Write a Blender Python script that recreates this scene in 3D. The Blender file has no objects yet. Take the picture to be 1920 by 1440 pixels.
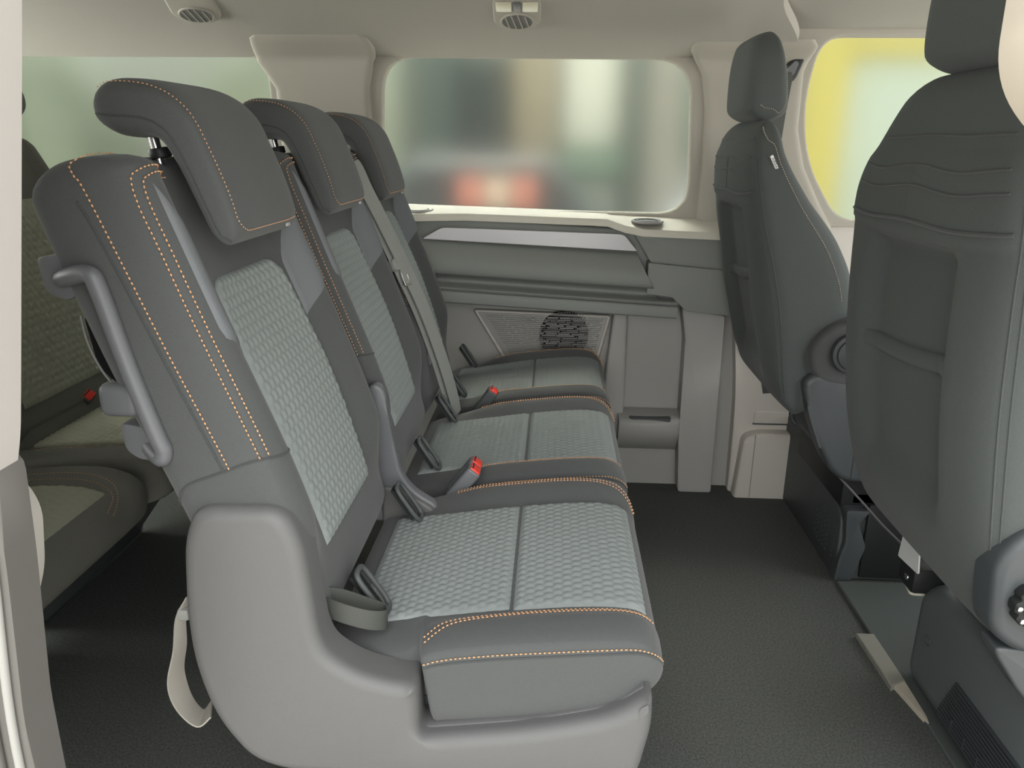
import bpy, bmesh, math, random
import numpy as np
from math import pi, sin, cos, radians, sqrt
from mathutils import Matrix, Vector
random.seed(7)
SC = bpy.context.scene
COL = SC.collection

# ------------------------------------------------------------------ camera
cam_d = bpy.data.cameras.new('camera'); cam = bpy.data.objects.new('camera', cam_d); COL.objects.link(cam)
RIGHT = Vector((0.99845832, 0.05486288, 0.00842941)); DOWN = Vector((0.0244018, -0.29744937, -0.9544257)); FWD = Vector((-0.04985522, 0.95315997, -0.29832955))
M = Matrix.Identity(4)
for i in range(3):
    M[i][0] = RIGHT[i]; M[i][1] = -DOWN[i]; M[i][2] = -FWD[i]
M[2][3] = 1.06
cam.matrix_world = M
cam_d.sensor_width = 36; cam_d.lens = 36*1442/1920; cam_d.clip_start = .02
SC.camera = cam
# ------------------------------------------------------------------ light
SC.view_settings.view_transform = 'Standard'; SC.view_settings.look = 'None'
SC.view_settings.exposure = 0.42; SC.view_settings.gamma = 1; SC.view_settings.use_curve_mapping = False
w = bpy.data.worlds.new('sky'); SC.world = w; w.use_nodes = True
nt = w.node_tree; nt.nodes.clear()
wo = nt.nodes.new('ShaderNodeOutputWorld'); bg = nt.nodes.new('ShaderNodeBackground'); nt.links.new(bg.outputs[0], wo.inputs[0])
tc = nt.nodes.new('ShaderNodeTexCoord'); sep = nt.nodes.new('ShaderNodeSeparateXYZ'); nt.links.new(tc.outputs['Generated'], sep.inputs[0])
rp = nt.nodes.new('ShaderNodeValToRGB'); nt.links.new(sep.outputs['Z'], rp.inputs[0])
rp.color_ramp.elements[0].color = (.50, .53, .53, 1); rp.color_ramp.elements[1].color = (1.3, 1.33, 1.35, 1)
rp.color_ramp.elements[0].position = .0
nt.links.new(rp.outputs[0], bg.inputs[0]); bg.inputs[1].default_value = 1.6
def sun(name, d, energy, angle, color):
    l = bpy.data.lights.new(name, 'SUN'); l.energy = energy; l.angle = radians(angle); l.color = color
    o = bpy.data.objects.new(name, l); COL.objects.link(o)
    o.rotation_euler = Vector(d).to_track_quat('-Z', 'Y').to_euler(); return o
sun('soft_daylight', (-.12, .90, -.36), 2.5, 70, (1, .98, .95))
sun('sun', (.10, -.55, -.83), 5.0, 25, (1, .97, .87))

def area(name, loc, d, sx, sy, e, color=(1, 1, 1)):
    l = bpy.data.lights.new(name, 'AREA'); l.shape = 'RECTANGLE'; l.size = sx; l.size_y = sy; l.energy = e; l.color = color
    o = bpy.data.objects.new(name, l); COL.objects.link(o); o.location = loc
    o.rotation_euler = Vector(d).to_track_quat('-Z', 'Y').to_euler(); return o
area('windscreen_fill', (2.3, 1.5, 1.05), (-1, 0, -.12), 1.5, .6, 9, (.96, .98, 1))  # added area lamp, strengthens the daylight from the windscreen side
area('rear_window_fill', (-2.25, 1.5, 1.1), (1, 0, -.10), 1.4, .5, 24, (.98, 1, .94))  # extra lamp added to brighten the third row from the rear window side

# ------------------------------------------------------------------ helpers
def lin(c):
    c = c/255
    return c/12.92 if c <= .04045 else ((c+.055)/1.055)**2.4
def rgb(r, g, b): return (lin(r), lin(g), lin(b), 1)
MATS = {}
def mat(name, col, rough=.6, grain=0, gscale=600, vary=0, vscale=200, metal=0, spec=.5, sheen=0, stretch=None, dark=None):
    if name in MATS: return MATS[name]
    m = bpy.data.materials.new(name); m.use_nodes = True; MATS[name] = m
    n = m.node_tree; b = n.nodes['Principled BSDF']
    b.inputs['Base Color'].default_value = rgb(*col); b.inputs['Roughness'].default_value = rough
    b.inputs['Metallic'].default_value = metal; b.inputs['Specular IOR Level'].default_value = spec
    if sheen: b.inputs['Sheen Weight'].default_value = sheen
    t = n.nodes.new('ShaderNodeTexCoord'); src = t.outputs['Object']
    if stretch:
        mp = n.nodes.new('ShaderNodeMapping'); mp.inputs['Scale'].default_value = stretch; n.links.new(src, mp.inputs[0]); src = mp.outputs[0]
    if grain:
        nz = n.nodes.new('ShaderNodeTexNoise'); nz.inputs['Scale'].default_value = gscale; nz.inputs['Detail'].default_value = 3
        n.links.new(src, nz.inputs['Vector'])
        bp = n.nodes.new('ShaderNodeBump'); bp.inputs['Strength'].default_value = grain; bp.inputs['Distance'].default_value = .002
        n.links.new(nz.outputs['Fac'], bp.inputs['Height']); n.links.new(bp.outputs[0], b.inputs['Normal'])
    if vary:
        nz2 = n.nodes.new('ShaderNodeTexNoise'); nz2.inputs['Scale'].default_value = vscale; nz2.inputs['Detail'].default_value = 9; nz2.inputs['Roughness'].default_value = .72
        n.links.new(src, nz2.inputs['Vector'])
        cr = n.nodes.new('ShaderNodeValToRGB'); n.links.new(nz2.outputs['Fac'], cr.inputs[0])
        c0 = dark or tuple(max(0, c*(1-vary)) for c in col); c1 = tuple(min(255, c*(1+vary)) for c in col)
        cr.color_ramp.elements[0].position = .3; cr.color_ramp.elements[1].position = .7
        cr.color_ramp.elements[0].color = rgb(*c0); cr.color_ramp.elements[1].color = rgb(*c1)
        n.links.new(cr.outputs[0], b.inputs['Base Color'])
    return m
FAB = mat('charcoal_knit', (76, 78, 78), .95, .25, 900, .10, 1100, spec=.2, sheen=.15)
FAB2 = mat('dark_knit', (66, 69, 69), .95, .25, 900, .10, 1100, spec=.2, sheen=.1)
QUI = mat('grey_quilt', (134, 140, 139), .9, .12, 900, .05, 900, spec=.2)
FAB3 = mat('lifted_rear_knit', (112, 112, 106), .95, .25, 900, .10, 1100, spec=.2)  # third-row copy of the knit, lightened to make up for missing light
QU3 = mat('lifted_olive_quilt', (162, 164, 148), .9, .12, 900, .05, 900, spec=.2)  # quilt colour raised in place of light reaching the third row
LGF = mat('light_grey_fabric', (108, 111, 114), .85, .15, 1200, .05, 1200, spec=.25)
STI = mat('orange_thread', (214, 164, 122), .7)
PLA = mat('grey_plastic', (90, 90, 90), .5, .16, 1400, .04, 1500, spec=.45)
PLB = mat('slate_plastic', (94, 96, 99), .42, .12, 1400, spec=.5)
PLD = mat('dark_plastic', (72, 76, 76), .5, .12, 1200, spec=.4)
BLK = mat('black_plastic', (34, 37, 37), .5, spec=.4)
VOID = mat('deep_black', (16, 18, 18), .9, spec=.1)
CHR = mat('chrome', (215, 215, 215), .18, metal=1)
RED = mat('red_button', (226, 62, 48), .4)
WHT = mat('white_label', (235, 235, 235), .5)
SIL = mat('silver_trim', (205, 203, 207), .35, spec=.6)
WLD = mat('wall_dark_plastic', (126, 129, 125), .55, .12, 1200, .03, 1000, spec=.35)
WLG = mat('wall_grey_plastic', (152, 151, 147), .55, .12, 1200, .03, 1000, spec=.35)
WLL = mat('wall_light_plastic', (188, 183, 175), .55, .10, 1200, spec=.35)
HEA = mat('headliner', (164, 161, 153), .95, .15, 900, .03, 700, spec=.15)
PIL = mat('pillar_trim', (166, 162, 152), .8, .08, 1200, spec=.25)
CAR = mat('carpet', (78, 80, 77), 1, .35, 1400, .30, 230, spec=.1)
BODY = mat('body_paint', (190, 184, 180), .35, spec=.6)
RUB = mat('rubber_seal', (98, 96, 92), .6, spec=.4)
BELT = mat('belt_webbing', (134, 136, 132), .6, .3, 1500, spec=.35, stretch=(1, 1, .1))
BLTD = mat('dark_webbing', (66, 68, 64), .6, .3, 1500, spec=.35)

ORG = {}
def thing(name, label, cat, loc, group=None):
    o = bpy.data.objects.new(name, None); o.empty_display_size = .05; COL.objects.link(o); o.location = loc
    o['label'] = label; o['category'] = cat
    if group: o['group'] = group
    ORG[o] = Vector(loc); return o
def tag(o, label, cat, group=None):
    o['label'] = label; o['category'] = cat
    if group: o['group'] = group
    return o
def link_mesh(name, me, m, parent=None, kind=None, angle=40, label=None):
    if parent is not None:
        off = ORG[parent]
        if off.length: me.transform(Matrix.Translation(-off))
    else: off = Vector((0, 0, 0))
    if m is not None and not me.materials: me.materials.append(m)
    me.shade_smooth()
    if angle and angle < 180: me.set_sharp_from_angle(angle=radians(angle))
    o = bpy.data.objects.new(name, me); COL.objects.link(o)
    if parent is not None: o.parent = parent
    ORG[o] = off
    if kind: o['kind'] = kind
    if label: o['label'] = label
    return o
def mk(name, v, f, m, parent=None, kind=None, angle=40, label=None):
    me = bpy.data.meshes.new(name); me.from_pydata([tuple(map(float, p)) for p in v], [], f); me.update()
    bm = bmesh.new(); bm.from_mesh(me); bmesh.ops.recalc_face_normals(bm, faces=bm.faces); bm.to_mesh(me); bm.free()
    return link_mesh(name, me, m, parent, kind, angle, label)
def from_bm(name, bm, m, parent=None, kind=None, angle=40, label=None):
    bmesh.ops.recalc_face_normals(bm, faces=bm.faces)
    me = bpy.data.meshes.new(name); bm.to_mesh(me); bm.free()
    return link_mesh(name, me, m, parent, kind, angle, label)
def struct(name, *a, **k):
    o = mk(name, *a, **k); o['kind'] = 'structure'; return o
def round_poly(pts, r, seg=5):
    out = []; n = len(pts)
    rs = r if isinstance(r, (list, tuple)) else [r]*n
    for i in range(n):
        p = np.array(pts[i], float); a = np.array(pts[i-1], float); b = np.array(pts[(i+1) % n], float)
        da = a-p; db = b-p; la = np.linalg.norm(da); lb = np.linalg.norm(db)
        rr = rs[i]
        if rr <= 0: out.append(tuple(p)); continue
        k = min(rr, la*.48, lb*.48); da /= la; db /= lb
        A = p+da*k; B = p+db*k
        for t in np.linspace(0, 1, seg+1):
            out.append(tuple((1-t)**2*A+2*t*(1-t)*p+t*t*B))
    return out
def to3(plane, a, b, d):
    return {'y': (a, d, b), 'x': (d, a, b), 'z': (a, b, d)}[plane]
def plate(name, pts, plane, d0, d1, m, parent=None, bevel=.004, seg=2, kind=None, back=False, angle=40, label=None, fn=None):
    """polygon in a plane, extruded from d0 (visible face) to d1, edges of the visible face rounded"""
    bm = bmesh.new()
    vs = [bm.verts.new(to3(plane, p[0], p[1], d0)) for p in pts]
    f = bm.faces.new(vs)
    ex = bmesh.ops.extrude_face_region(bm, geom=[f])
    nv = [e for e in ex['geom'] if isinstance(e, bmesh.types.BMVert)]
    ax = {'y': 1, 'x': 0, 'z': 2}[plane]
    for q in nv: q.co[ax] = d1
    if f.is_valid is False: pass
    bm.verts.ensure_lookup_table()
    have = [fc for fc in bm.faces if all(abs(q.co[ax]-d0) < 1e-6 for q in fc.verts)]
    if not have: bm.faces.new(vs)
    if bevel:
        ed = [e for e in bm.edges if all(abs(q.co[ax]-d0) < 1e-6 for q in e.verts)]
        if back: ed += [e for e in bm.edges if all(abs(q.co[ax]-d1) < 1e-6 for q in e.verts)]
        bmesh.ops.bevel(bm, geom=ed, offset=bevel, segments=seg, affect='EDGES', profile=.5, clamp_overlap=True)
    if fn:
        for q in bm.verts: q.co = fn(q.co)
    return from_bm(name, bm, m, parent, kind, angle, label)
def box(name, lo, hi, m, parent=None, bevel=.004, kind=None, fn=None, label=None, seg=2):
    bm = bmesh.new(); bmesh.ops.create_cube(bm, size=1)
    for v in bm.verts: v.co = Vector([(lo[i]+hi[i])/2 + v.co[i]*(hi[i]-lo[i]) for i in range(3)])
    if bevel: bmesh.ops.bevel(bm, geom=list(bm.edges), offset=bevel, segments=seg, affect='EDGES', profile=.5, clamp_overlap=True)
    if fn:
        for q in bm.verts: q.co = Vector(fn(q.co))
    return from_bm(name, bm, m, parent, kind, 40, label)
def crom(P, n):
    P = np.array(P, float); out = []
    Q = np.vstack([2*P[0]-P[1], P, 2*P[-1]-P[-2]])
    for i in range(1, len(Q)-2):
        for t in np.linspace(0, 1, n, endpoint=False):
            out.append(.5*((2*Q[i])+(-Q[i-1]+Q[i+1])*t+(2*Q[i-1]-5*Q[i]+4*Q[i+1]-Q[i+2])*t*t+(-Q[i-1]+3*Q[i]-3*Q[i+1]+Q[i+2])*t**3))
    out.append(Q[-2]); return np.array(out)
def tube_data(P, r, ns=8, flat=None):
    """round (or flat=(half width dir, hw, ht)) sweep of points P"""
    P = np.array(P, float); v = []; f = []
    T = np.gradient(P, axis=0); T /= np.linalg.norm(T, axis=1)[:, None]+1e-12
    up = np.array([0, 0, 1.]) if abs(T[0][2]) < .9 else np.array([1., 0, 0])
    a = np.cross(T[0], up); a /= np.linalg.norm(a)
    for i in range(len(P)):
        a = a-T[i]*np.dot(a, T[i]); a /= np.linalg.norm(a); b = np.cross(T[i], a)
        rr = r[i] if hasattr(r, '__len__') else r
        for k in range(ns):
            t = 2*pi*k/ns; v.append(P[i]+rr*(cos(t)*a+sin(t)*b))
    for i in range(len(P)-1):
        for k in range(ns): f.append((i*ns+k, i*ns+(k+1) % ns, (i+1)*ns+(k+1) % ns, (i+1)*ns+k))
    f.append(tuple(range(ns))[::-1]); f.append(tuple((len(P)-1)*ns+k for k in range(ns)))
    return v, f
def tube(name, P, r, m, parent=None, ns=8, kind=None, label=None):
    v, f = tube_data(P, r, ns); return mk(name, v, f, m, parent, kind, 50, label)
def ribbon(name, P, W, th, m, parent=None, label=None):
    """flat strap: centre points P, width vectors W (full half-width vector each), thickness th"""
    P = np.array(P, float); W = np.array(W, float); v = []; f = []
    T = np.gradient(P, axis=0)
    for i in range(len(P)):
        n = np.cross(T[i], W[i]); n /= np.linalg.norm(n)+1e-12; n = n*th/2
        v += [P[i]-W[i]-n, P[i]+W[i]-n, P[i]+W[i]+n, P[i]-W[i]+n]
    for i in range(len(P)-1):
        for k in range(4): f.append((i*4+k, i*4+(k+1) % 4, (i+1)*4+(k+1) % 4, (i+1)*4+k))
    f.append((3, 2, 1, 0)); e = (len(P)-1)*4; f.append((e, e+1, e+2, e+3))
    return mk(name, v, f, m, parent, angle=35, label=label)
def stitches(name, lines, m, parent, pitch=.0060, length=.0054, r=.0013, label=None):
    """lines: list of (points, normals); every stitch is a small spindle lying on the seam"""
    v = []; f = []
    for P, N in lines:
        P = np.array(P, float); N = np.array(N, float)
        d = np.r_[0, np.cumsum(np.linalg.norm(np.diff(P, axis=0), axis=1))]
        n = max(1, int(d[-1]/pitch))
        for k in range(n):
            s0 = k*pitch; q = [np.array([np.interp(s0+t*length, d, P[:, c]) for c in range(3)]) for t in (0, .5, 1)]
            nn = np.array([np.interp(s0+.5*length, d, N[:, c]) for c in range(3)]); nn /= np.linalg.norm(nn)+1e-12
            T = q[2]-q[0]; T /= np.linalg.norm(T)+1e-12; a = np.cross(T, nn); a /= np.linalg.norm(a)+1e-12
            b0 = len(v); c = q[1]
            v += [q[0], c+a*r, c+nn*r*1.3, c-a*r, c-nn*r*.5, q[2]]
            f += [(b0, b0+1, b0+2), (b0, b0+2, b0+3), (b0, b0+3, b0+4), (b0, b0+4, b0+1), (b0+5, b0+2, b0+1), (b0+5, b0+3, b0+2), (b0+5, b0+4, b0+3), (b0+5, b0+1, b0+4)]
    return mk(name, v, f, m, parent, 'stuff', 180, label)
def sst(a, b, x):
    t = min(1, max(0, (x-a)/(b-a))); return t*t*(3-2*t)

class Pillow:
    """upholstered body: a spine in the XZ plane swept across Y with a soft rounded section.
    rows: (x, z, front, back, near half width, far half width) along the spine; front faces +N"""
    def __init__(s, yc, rows, n=5, cap0=.03, cap1=.03, bump=None, flip=1, inset=.6):
        s.yc = yc; s.n = n; s.bump = bump or (lambda yf, z, p: 0); s.c0 = cap0; s.c1 = cap1; s.inset = inset
        s.R = crom(rows, 14); s.P = s.R[:, :2]
        s.d = np.r_[0, np.cumsum(np.linalg.norm(np.diff(s.P, axis=0), axis=1))]; s.L = s.d[-1]
        T = np.gradient(s.P, axis=0); T /= np.linalg.norm(T, axis=1)[:, None]
        s.T = T; s.N = np.stack([T[:, 1], -T[:, 0]], 1)*flip
    def at(s, u):
        x = u*s.L; g = lambda a: np.array([np.interp(x, s.d, a[:, c]) for c in range(a.shape[1])])
        r = g(s.R); return r, g(s.N)
    def cap(s, u):
        x = u*s.L; k = 1.
        for c, dd in ((s.c0, x), (s.c1, s.L-x)):
            if c > 0 and dd < c: k = min(k, sqrt(max(0, 1-((c-dd)/c)**2)))
        return k, min(s.c0 if x < s.L/2 else s.c1, 1)
    def pt(s, th, u, off=0):
        if off:
            e = 1e-3
            a = s.pt(th+e, u)-s.pt(th-e, u); b = s.pt(th, min(1, u+e))-s.pt(th, max(0, u-e))
            n = np.cross(a, b); ln = np.linalg.norm(n)
            p = s.pt(th, u)
            if ln < 1e-12: return p
            n /= ln; r, N = s.at(u)
            n = n*s.sgn()
            return p+n*off
        r, N = s.at(u); k, cc = s.cap(u)
        c, q = cos(th), sin(th)
        w = (r[4] if c < 0 else r[5]) - s.inset*cc*(1-k)
        e = 2/s.n
        yf = math.copysign(abs(c)**e, c) if abs(c) > 1e-9 else 0
        d = (r[2] if q > 0 else r[3])*k*math.copysign(abs(q)**e, q) if abs(q) > 1e-9 else 0
        if q > 0: d += s.bump(yf, r[1], r[0])*k*min(1, abs(q)**e*1.6)
        return np.array([r[0]+N[0]*d, s.yc+yf*w, r[1]+N[1]*d])
    def sgn(s):
        if not hasattr(s, '_sg'):
            e = 1e-3; u = .5
            a = s.pt(pi/2+e, u)-s.pt(pi/2-e, u); b = s.pt(pi/2, u+e)-s.pt(pi/2, u-e); n = np.cross(a, b)
            r, N = s.at(u); s._sg = 1. if n[0]*N[0]+n[2]*N[1] > 0 else -1.
        return s._sg
    def th(s, yf):
        c = math.copysign(abs(yf)**(s.n/2), yf); return math.acos(max(-1, min(1, c)))
    def front(s, yf, u, off=0): return s.pt(s.th(yf), u, off)
    def nrm(s, th, u): return s.pt(th, u, .01)-s.pt(th, u)
    def u_z(s, z):    # spine parameter at height z (for upright spines)
        zs = s.P[:, 1]; i = int(np.argmin(abs(zs-z))); return s.d[i]/s.L if True else 0
    def u_f(s, val, axis):   # invert front-centre surface coordinate
        us = np.linspace(0, 1, 300); g = [s.pt(pi/2, u)[axis] for u in us]
        return float(us[int(np.argmin(np.abs(np.array(g)-val)))])
    def mesh(s, name, m, parent, nu=64, nt=72, label=None, extra=()):
        us = list(np.linspace(0, 1, nu))
        for c, e in ((s.c0, 0), (s.c1, 1)):
            for t in (.002, .01, .03, .08, .16, .3, .5, .75): us.append(t*c/s.L if e == 0 else 1-t*c/s.L)
        us = sorted(set([round(x, 6) for x in us]+list(extra)))
        v = []; f = []
        nf = nt//2-6
        yfs = [-.9995, -.997, -.99]+list(np.linspace(-.975, .975, nf))+[.99, .997, .9995]
        sd = [math.asin(q**(s.n/2)) for q in (.72, .45, .2)]
        fr = [s.th(y) for y in yfs]                    # pi .. 0 over the front
        ths = fr+sorted(sd, reverse=True)+[0]+[-x for x in sorted(sd)]+[-x for x in fr[::-1]]+[-(pi-x) for x in sorted(sd, reverse=True)]+[pi]+[pi-x for x in sorted(sd)]
        ths = sorted(set(round(t % (2*pi), 7) for t in ths)); nt = len(ths)
        for u in us:
            for t in ths: v.append(s.pt(t, u))
        nU = len(us)
        for i in range(nU-1):
            for k in range(nt): f.append((i*nt+k, i*nt+(k+1) % nt, (i+1)*nt+(k+1) % nt, (i+1)*nt+k))
        f.append(tuple(range(nt))); f.append(tuple((nU-1)*nt+k for k in range(nt)))
        return mk(name, v, f, m, parent, None, 60, label)
    def line(s, pts, n=24, off=.0014):
        """polyline of (theta, u) -> (points, normals)"""
        q = crom(pts, n) if len(pts) > 2 else np.array([np.array(pts[0])*(1-t)+np.array(pts[1])*t for t in np.linspace(0, 1, n)])
        P = [s.pt(a, b, off) for a, b in q]; N = [s.nrm(a, b) for a, b in q]
        return P, N
    def patch(s, name, yL, yR, u0, u1, m, parent, off=.003, hexp=None, amp=.0022, res=.0028, label=None, tuck=True, edge=.012, hold=False):
        """panel on the front face between yL(t) and yR(t), quilted when hexp is given"""
        L = (u1-u0)*s.L; nv = max(8, int(L/res)); r0, _ = s.at((u0+u1)/2); W = abs(yR(.5)-yL(.5))*(r0[4]+r0[5])/2; nu = max(8, int(W/res))
        v = []; f = []
        for j in range(nv+1):
            t = j/nv; u = u0+(u1-u0)*t
            a, b = yL(t), yR(t); ru, _ = s.at(u); kn, kf = r0[4]/ru[4], r0[5]/ru[5]
            for i in range(nu+1):
                q = i/nu; yf = a+(b-a)*q; Yw = yf*(r0[4] if yf < 0 else r0[5]); yf *= (kn if yf < 0 else kf) if hold else 1
                o = off
                if hexp:
                    r, _ = s.at(u); X = Yw; Y = u*s.L
                    p = hexp; best = 9
                    for sy in (0, 1):
                        yy = Y/(p*1.732)-sy*.5; xx = X/p-sy*.5
                        dx = (xx-round(xx))*p; dy = (yy-round(yy))*p*1.732
                        dd = dx*dx+dy*dy
                        if dd < best: best = dd; bx, by = dx, dy
                    h = 1-(best/(p*.5)**2)*.9
                    o += amp*(max(h, -.2)+.35*by/p)
                ed = min(q*W, (1-q)*W, t*L, (1-t)*L)
                if ed < edge: o = o*sqrt(max(0, 1-(1-ed/edge)**2)) - .002*(1-ed/edge)
                v.append(s.front(yf, u, o if abs(o) > 1e-7 else 1e-6))
        for j in range(nv):
            for i in range(nu): f.append((j*(nu+1)+i, j*(nu+1)+i+1, (j+1)*(nu+1)+i+1, (j+1)*(nu+1)+i))
        return mk(name, v, f, m, parent, None, 180, label)
def groove(name, line, m, parent, r=.0018, label=None):
    P = line[0]; return tube(name, P, r, m, parent, 6, label=label)
def cyl(name, c, axis, r, h, m, parent=None, ns=24, bevel=.002, label=None, r2=None):
    """cylinder centred at c along axis vector"""
    bm = bmesh.new(); bmesh.ops.create_cone(bm, cap_ends=True, segments=ns, radius1=r, radius2=r2 or r, depth=h)
    if bevel:
        ed = [e for e in bm.edges if any(len(f.verts) > 4 for f in e.link_faces)]
        bmesh.ops.bevel(bm, geom=ed, offset=bevel, segments=2, affect='EDGES', profile=.5)
    q = Vector((0, 0, 1)).rotation_difference(Vector(axis).normalized())
    for v in bm.verts: v.co = q @ v.co + Vector(c)
    return from_bm(name, bm, m, parent, None, 40, label)
def torus(name, c, axis, R, r, m, parent=None, ns=32, nr=8, sy=1):
    v = []; f = []; q = Vector((0, 0, 1)).rotation_difference(Vector(axis).normalized())
    for i in range(ns):
        a = 2*pi*i/ns
        for k in range(nr):
            b = 2*pi*k/nr; v.append(q @ Vector(((R+r*cos(b))*cos(a), (R+r*cos(b))*sin(a)*sy, r*sin(b)))+Vector(c))
    for i in range(ns):
        for k in range(nr): f.append((i*nr+k, ((i+1) % ns)*nr+k, ((i+1) % ns)*nr+(k+1) % nr, i*nr+(k+1) % nr))
    return mk(name, v, f, m, parent, None, 180)
def text(name, body, loc, rx, size, m, parent=None, label=None, ext=.0004):
    cu = bpy.data.curves.new(name, 'FONT'); cu.body = body; cu.size = size; cu.extrude = ext; cu.align_x = 'CENTER'; cu.align_y = 'CENTER'
    o = bpy.data.objects.new('tmp', cu); COL.objects.link(o); bpy.context.view_layer.update()
    me = bpy.data.meshes.new_from_object(o.evaluated_get(bpy.context.evaluated_depsgraph_get()))
    bpy.data.objects.remove(o); me.transform(Matrix.Translation(loc) @ rx); me.materials.clear()
    return link_mesh(name, me, m, parent, None, 40, label)
def holed(name, outer, holes, depth, bevel, m, fn, parent=None):
    """flat sheet with holes, via a filled 2D curve; fn maps (a, b, d) to world"""
    cu = bpy.data.curves.new(name, 'CURVE'); cu.dimensions = '2D'; cu.fill_mode = 'BOTH'; cu.extrude = depth/2; cu.bevel_depth = bevel; cu.bevel_resolution = 2
    for loop in [outer]+holes:
        sp = cu.splines.new('POLY'); sp.points.add(len(loop)-1); sp.use_cyclic_u = True
        for i, p in enumerate(loop): sp.points[i].co = (p[0], p[1], 0, 1)
    o = bpy.data.objects.new('tmp', cu); COL.objects.link(o); bpy.context.view_layer.update()
    me = bpy.data.meshes.new_from_object(o.evaluated_get(bpy.context.evaluated_depsgraph_get()))
    bpy.data.objects.remove(o); me.materials.clear()
    for v in me.vertices: v.co = fn(*v.co)
    bm = bmesh.new(); bm.from_mesh(me); bmesh.ops.recalc_face_normals(bm, faces=bm.faces); bm.to_mesh(me); bm.free()
    return link_mesh(name, me, m, parent, None, 30)

# =================================================================== the cabin shell
floor = box('floor', (-2.2, .60, -.06), (1.9, 2.42, 0), CAR, bevel=0); floor['kind'] = 'structure'
# headliner: arched sheet that turns down over the far windows
def ceil_pts():
    prof = [(.56, 1.27), (.62, 1.325), (.75, 1.37), (1.1, 1.405), (1.5, 1.41), (1.8, 1.396), (1.95, 1.376), (2.1, 1.344), (2.2, 1.318), (2.27, 1.298), (2.31, 1.287)]
    return crom(prof, 5)
cp = ceil_pts(); xs = [-2.2, -1.5, -.9, -.3, .2, .50]
def sheet(name, cp, xs, m, th=.02, dz=0, xf=None):
    v = []; f = []; n = len(cp)
    for lay in (0, 1):
        for x in xs:
            for y, z in cp: v.append(((xf(x, y) if xf else x), y, z+dz+lay*th))
    N = len(xs)*n
    for i in range(len(xs)-1):
        for k in range(n-1):
            a = i*n+k; f.append((a, a+1, a+n+1, a+n)); f.append((N+a, N+a+n, N+a+n+1, N+a+1))
    for k in range(n-1):
        f.append((k, k+1, N+k+1, N+k)); e = (len(xs)-1)*n; f.append((e+k, e+k+1, N+e+k+1, N+e+k))
    for i in range(len(xs)-1):
        a = i*n; f.append((a, a+n, N+a+n, N+a)); a += n-1; f.append((a, a+n, N+a+n, N+a))
    o = mk(name, v, f, m, None, None, 40); o['kind'] = 'structure'; return o
edge_x = lambda x, y: x if x < .5 else .5+.0+.14*sst(1.9, 2.3, y)*1.0
sheet('ceiling', cp, xs, HEA, .03, 0, edge_x)
cpf = crom([(.56, 1.30), (.62, 1.345), (.75, 1.378), (1.1, 1.413), (1.5, 1.418), (1.8, 1.408), (2.0, 1.394), (2.15, 1.380), (2.25, 1.370), (2.31, 1.360)], 5)
sheet('ceiling_front', cpf, [.45, .8, 1.3, 1.9], HEA, .03, 0)
# far side: sheet with the three window openings
def rrect(x0, x1, z0, z1, r): return round_poly([(x0, z0), (x1, z0), (x1, z1), (x0, z1)], r, 8)
W1 = round_poly([(-1.62, .86), (-.80, .88), (-.818, 1.300), (-1.62, 1.306)], [.05, .05, .085, .05], 8)
W2 = round_poly([(-.52, .868), (.395, .862), (.375, 1.294), (-.50, 1.298)], [.06, .10, .11, .10], 8)
W3 = round_poly([(.81, .85), (1.75, .85), (1.62, 1.352), (.705, 1.352), (.674, 1.17), (.705, 1.01)], [.06, .08, .1, .075, .12, .12], 8)
wall = holed('wall_far', [(-2.2, .70), (1.9, .70), (1.9, 1.46), (-2.2, 1.46)], [W1, W2, W3], .03, .008, PIL, lambda a, b, d: Vector((a, 2.325+d, b)))
wall['kind'] = 'structure'
# glass panes
gm = bpy.data.materials.new('frosted_privacy_glass'); gm.use_nodes = True
gb = gm.node_tree.nodes['Principled BSDF']; gb.inputs['Transmission Weight'].default_value = 1; gb.inputs['Roughness'].default_value = .35; gb.inputs['IOR'].default_value = 1.12
gb.inputs['Base Color'].default_value = (.74, .77, .74, 1)
def pane(name, loop, label=None):
    c = np.mean(np.array(loop), axis=0); pts = [tuple(c+(np.array(p)-c)*1.03) for p in loop]
    o = plate(name, pts, 'y', 2.345, 2.350, gm, None, 0); o['kind'] = 'structure'
    return o
pane('window_1', W1); pane('window_2', W2); pane('window_3', W3)
# dark gasket round the middle window
gk = crom(np.array([(p[0], 2.338, p[1]) for p in W2]+[(W2[0][0], 2.338, W2[0][1])]), 2)
t_ = tube('trim_1', gk, .004, RUB); t_['kind'] = 'structure'
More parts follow.
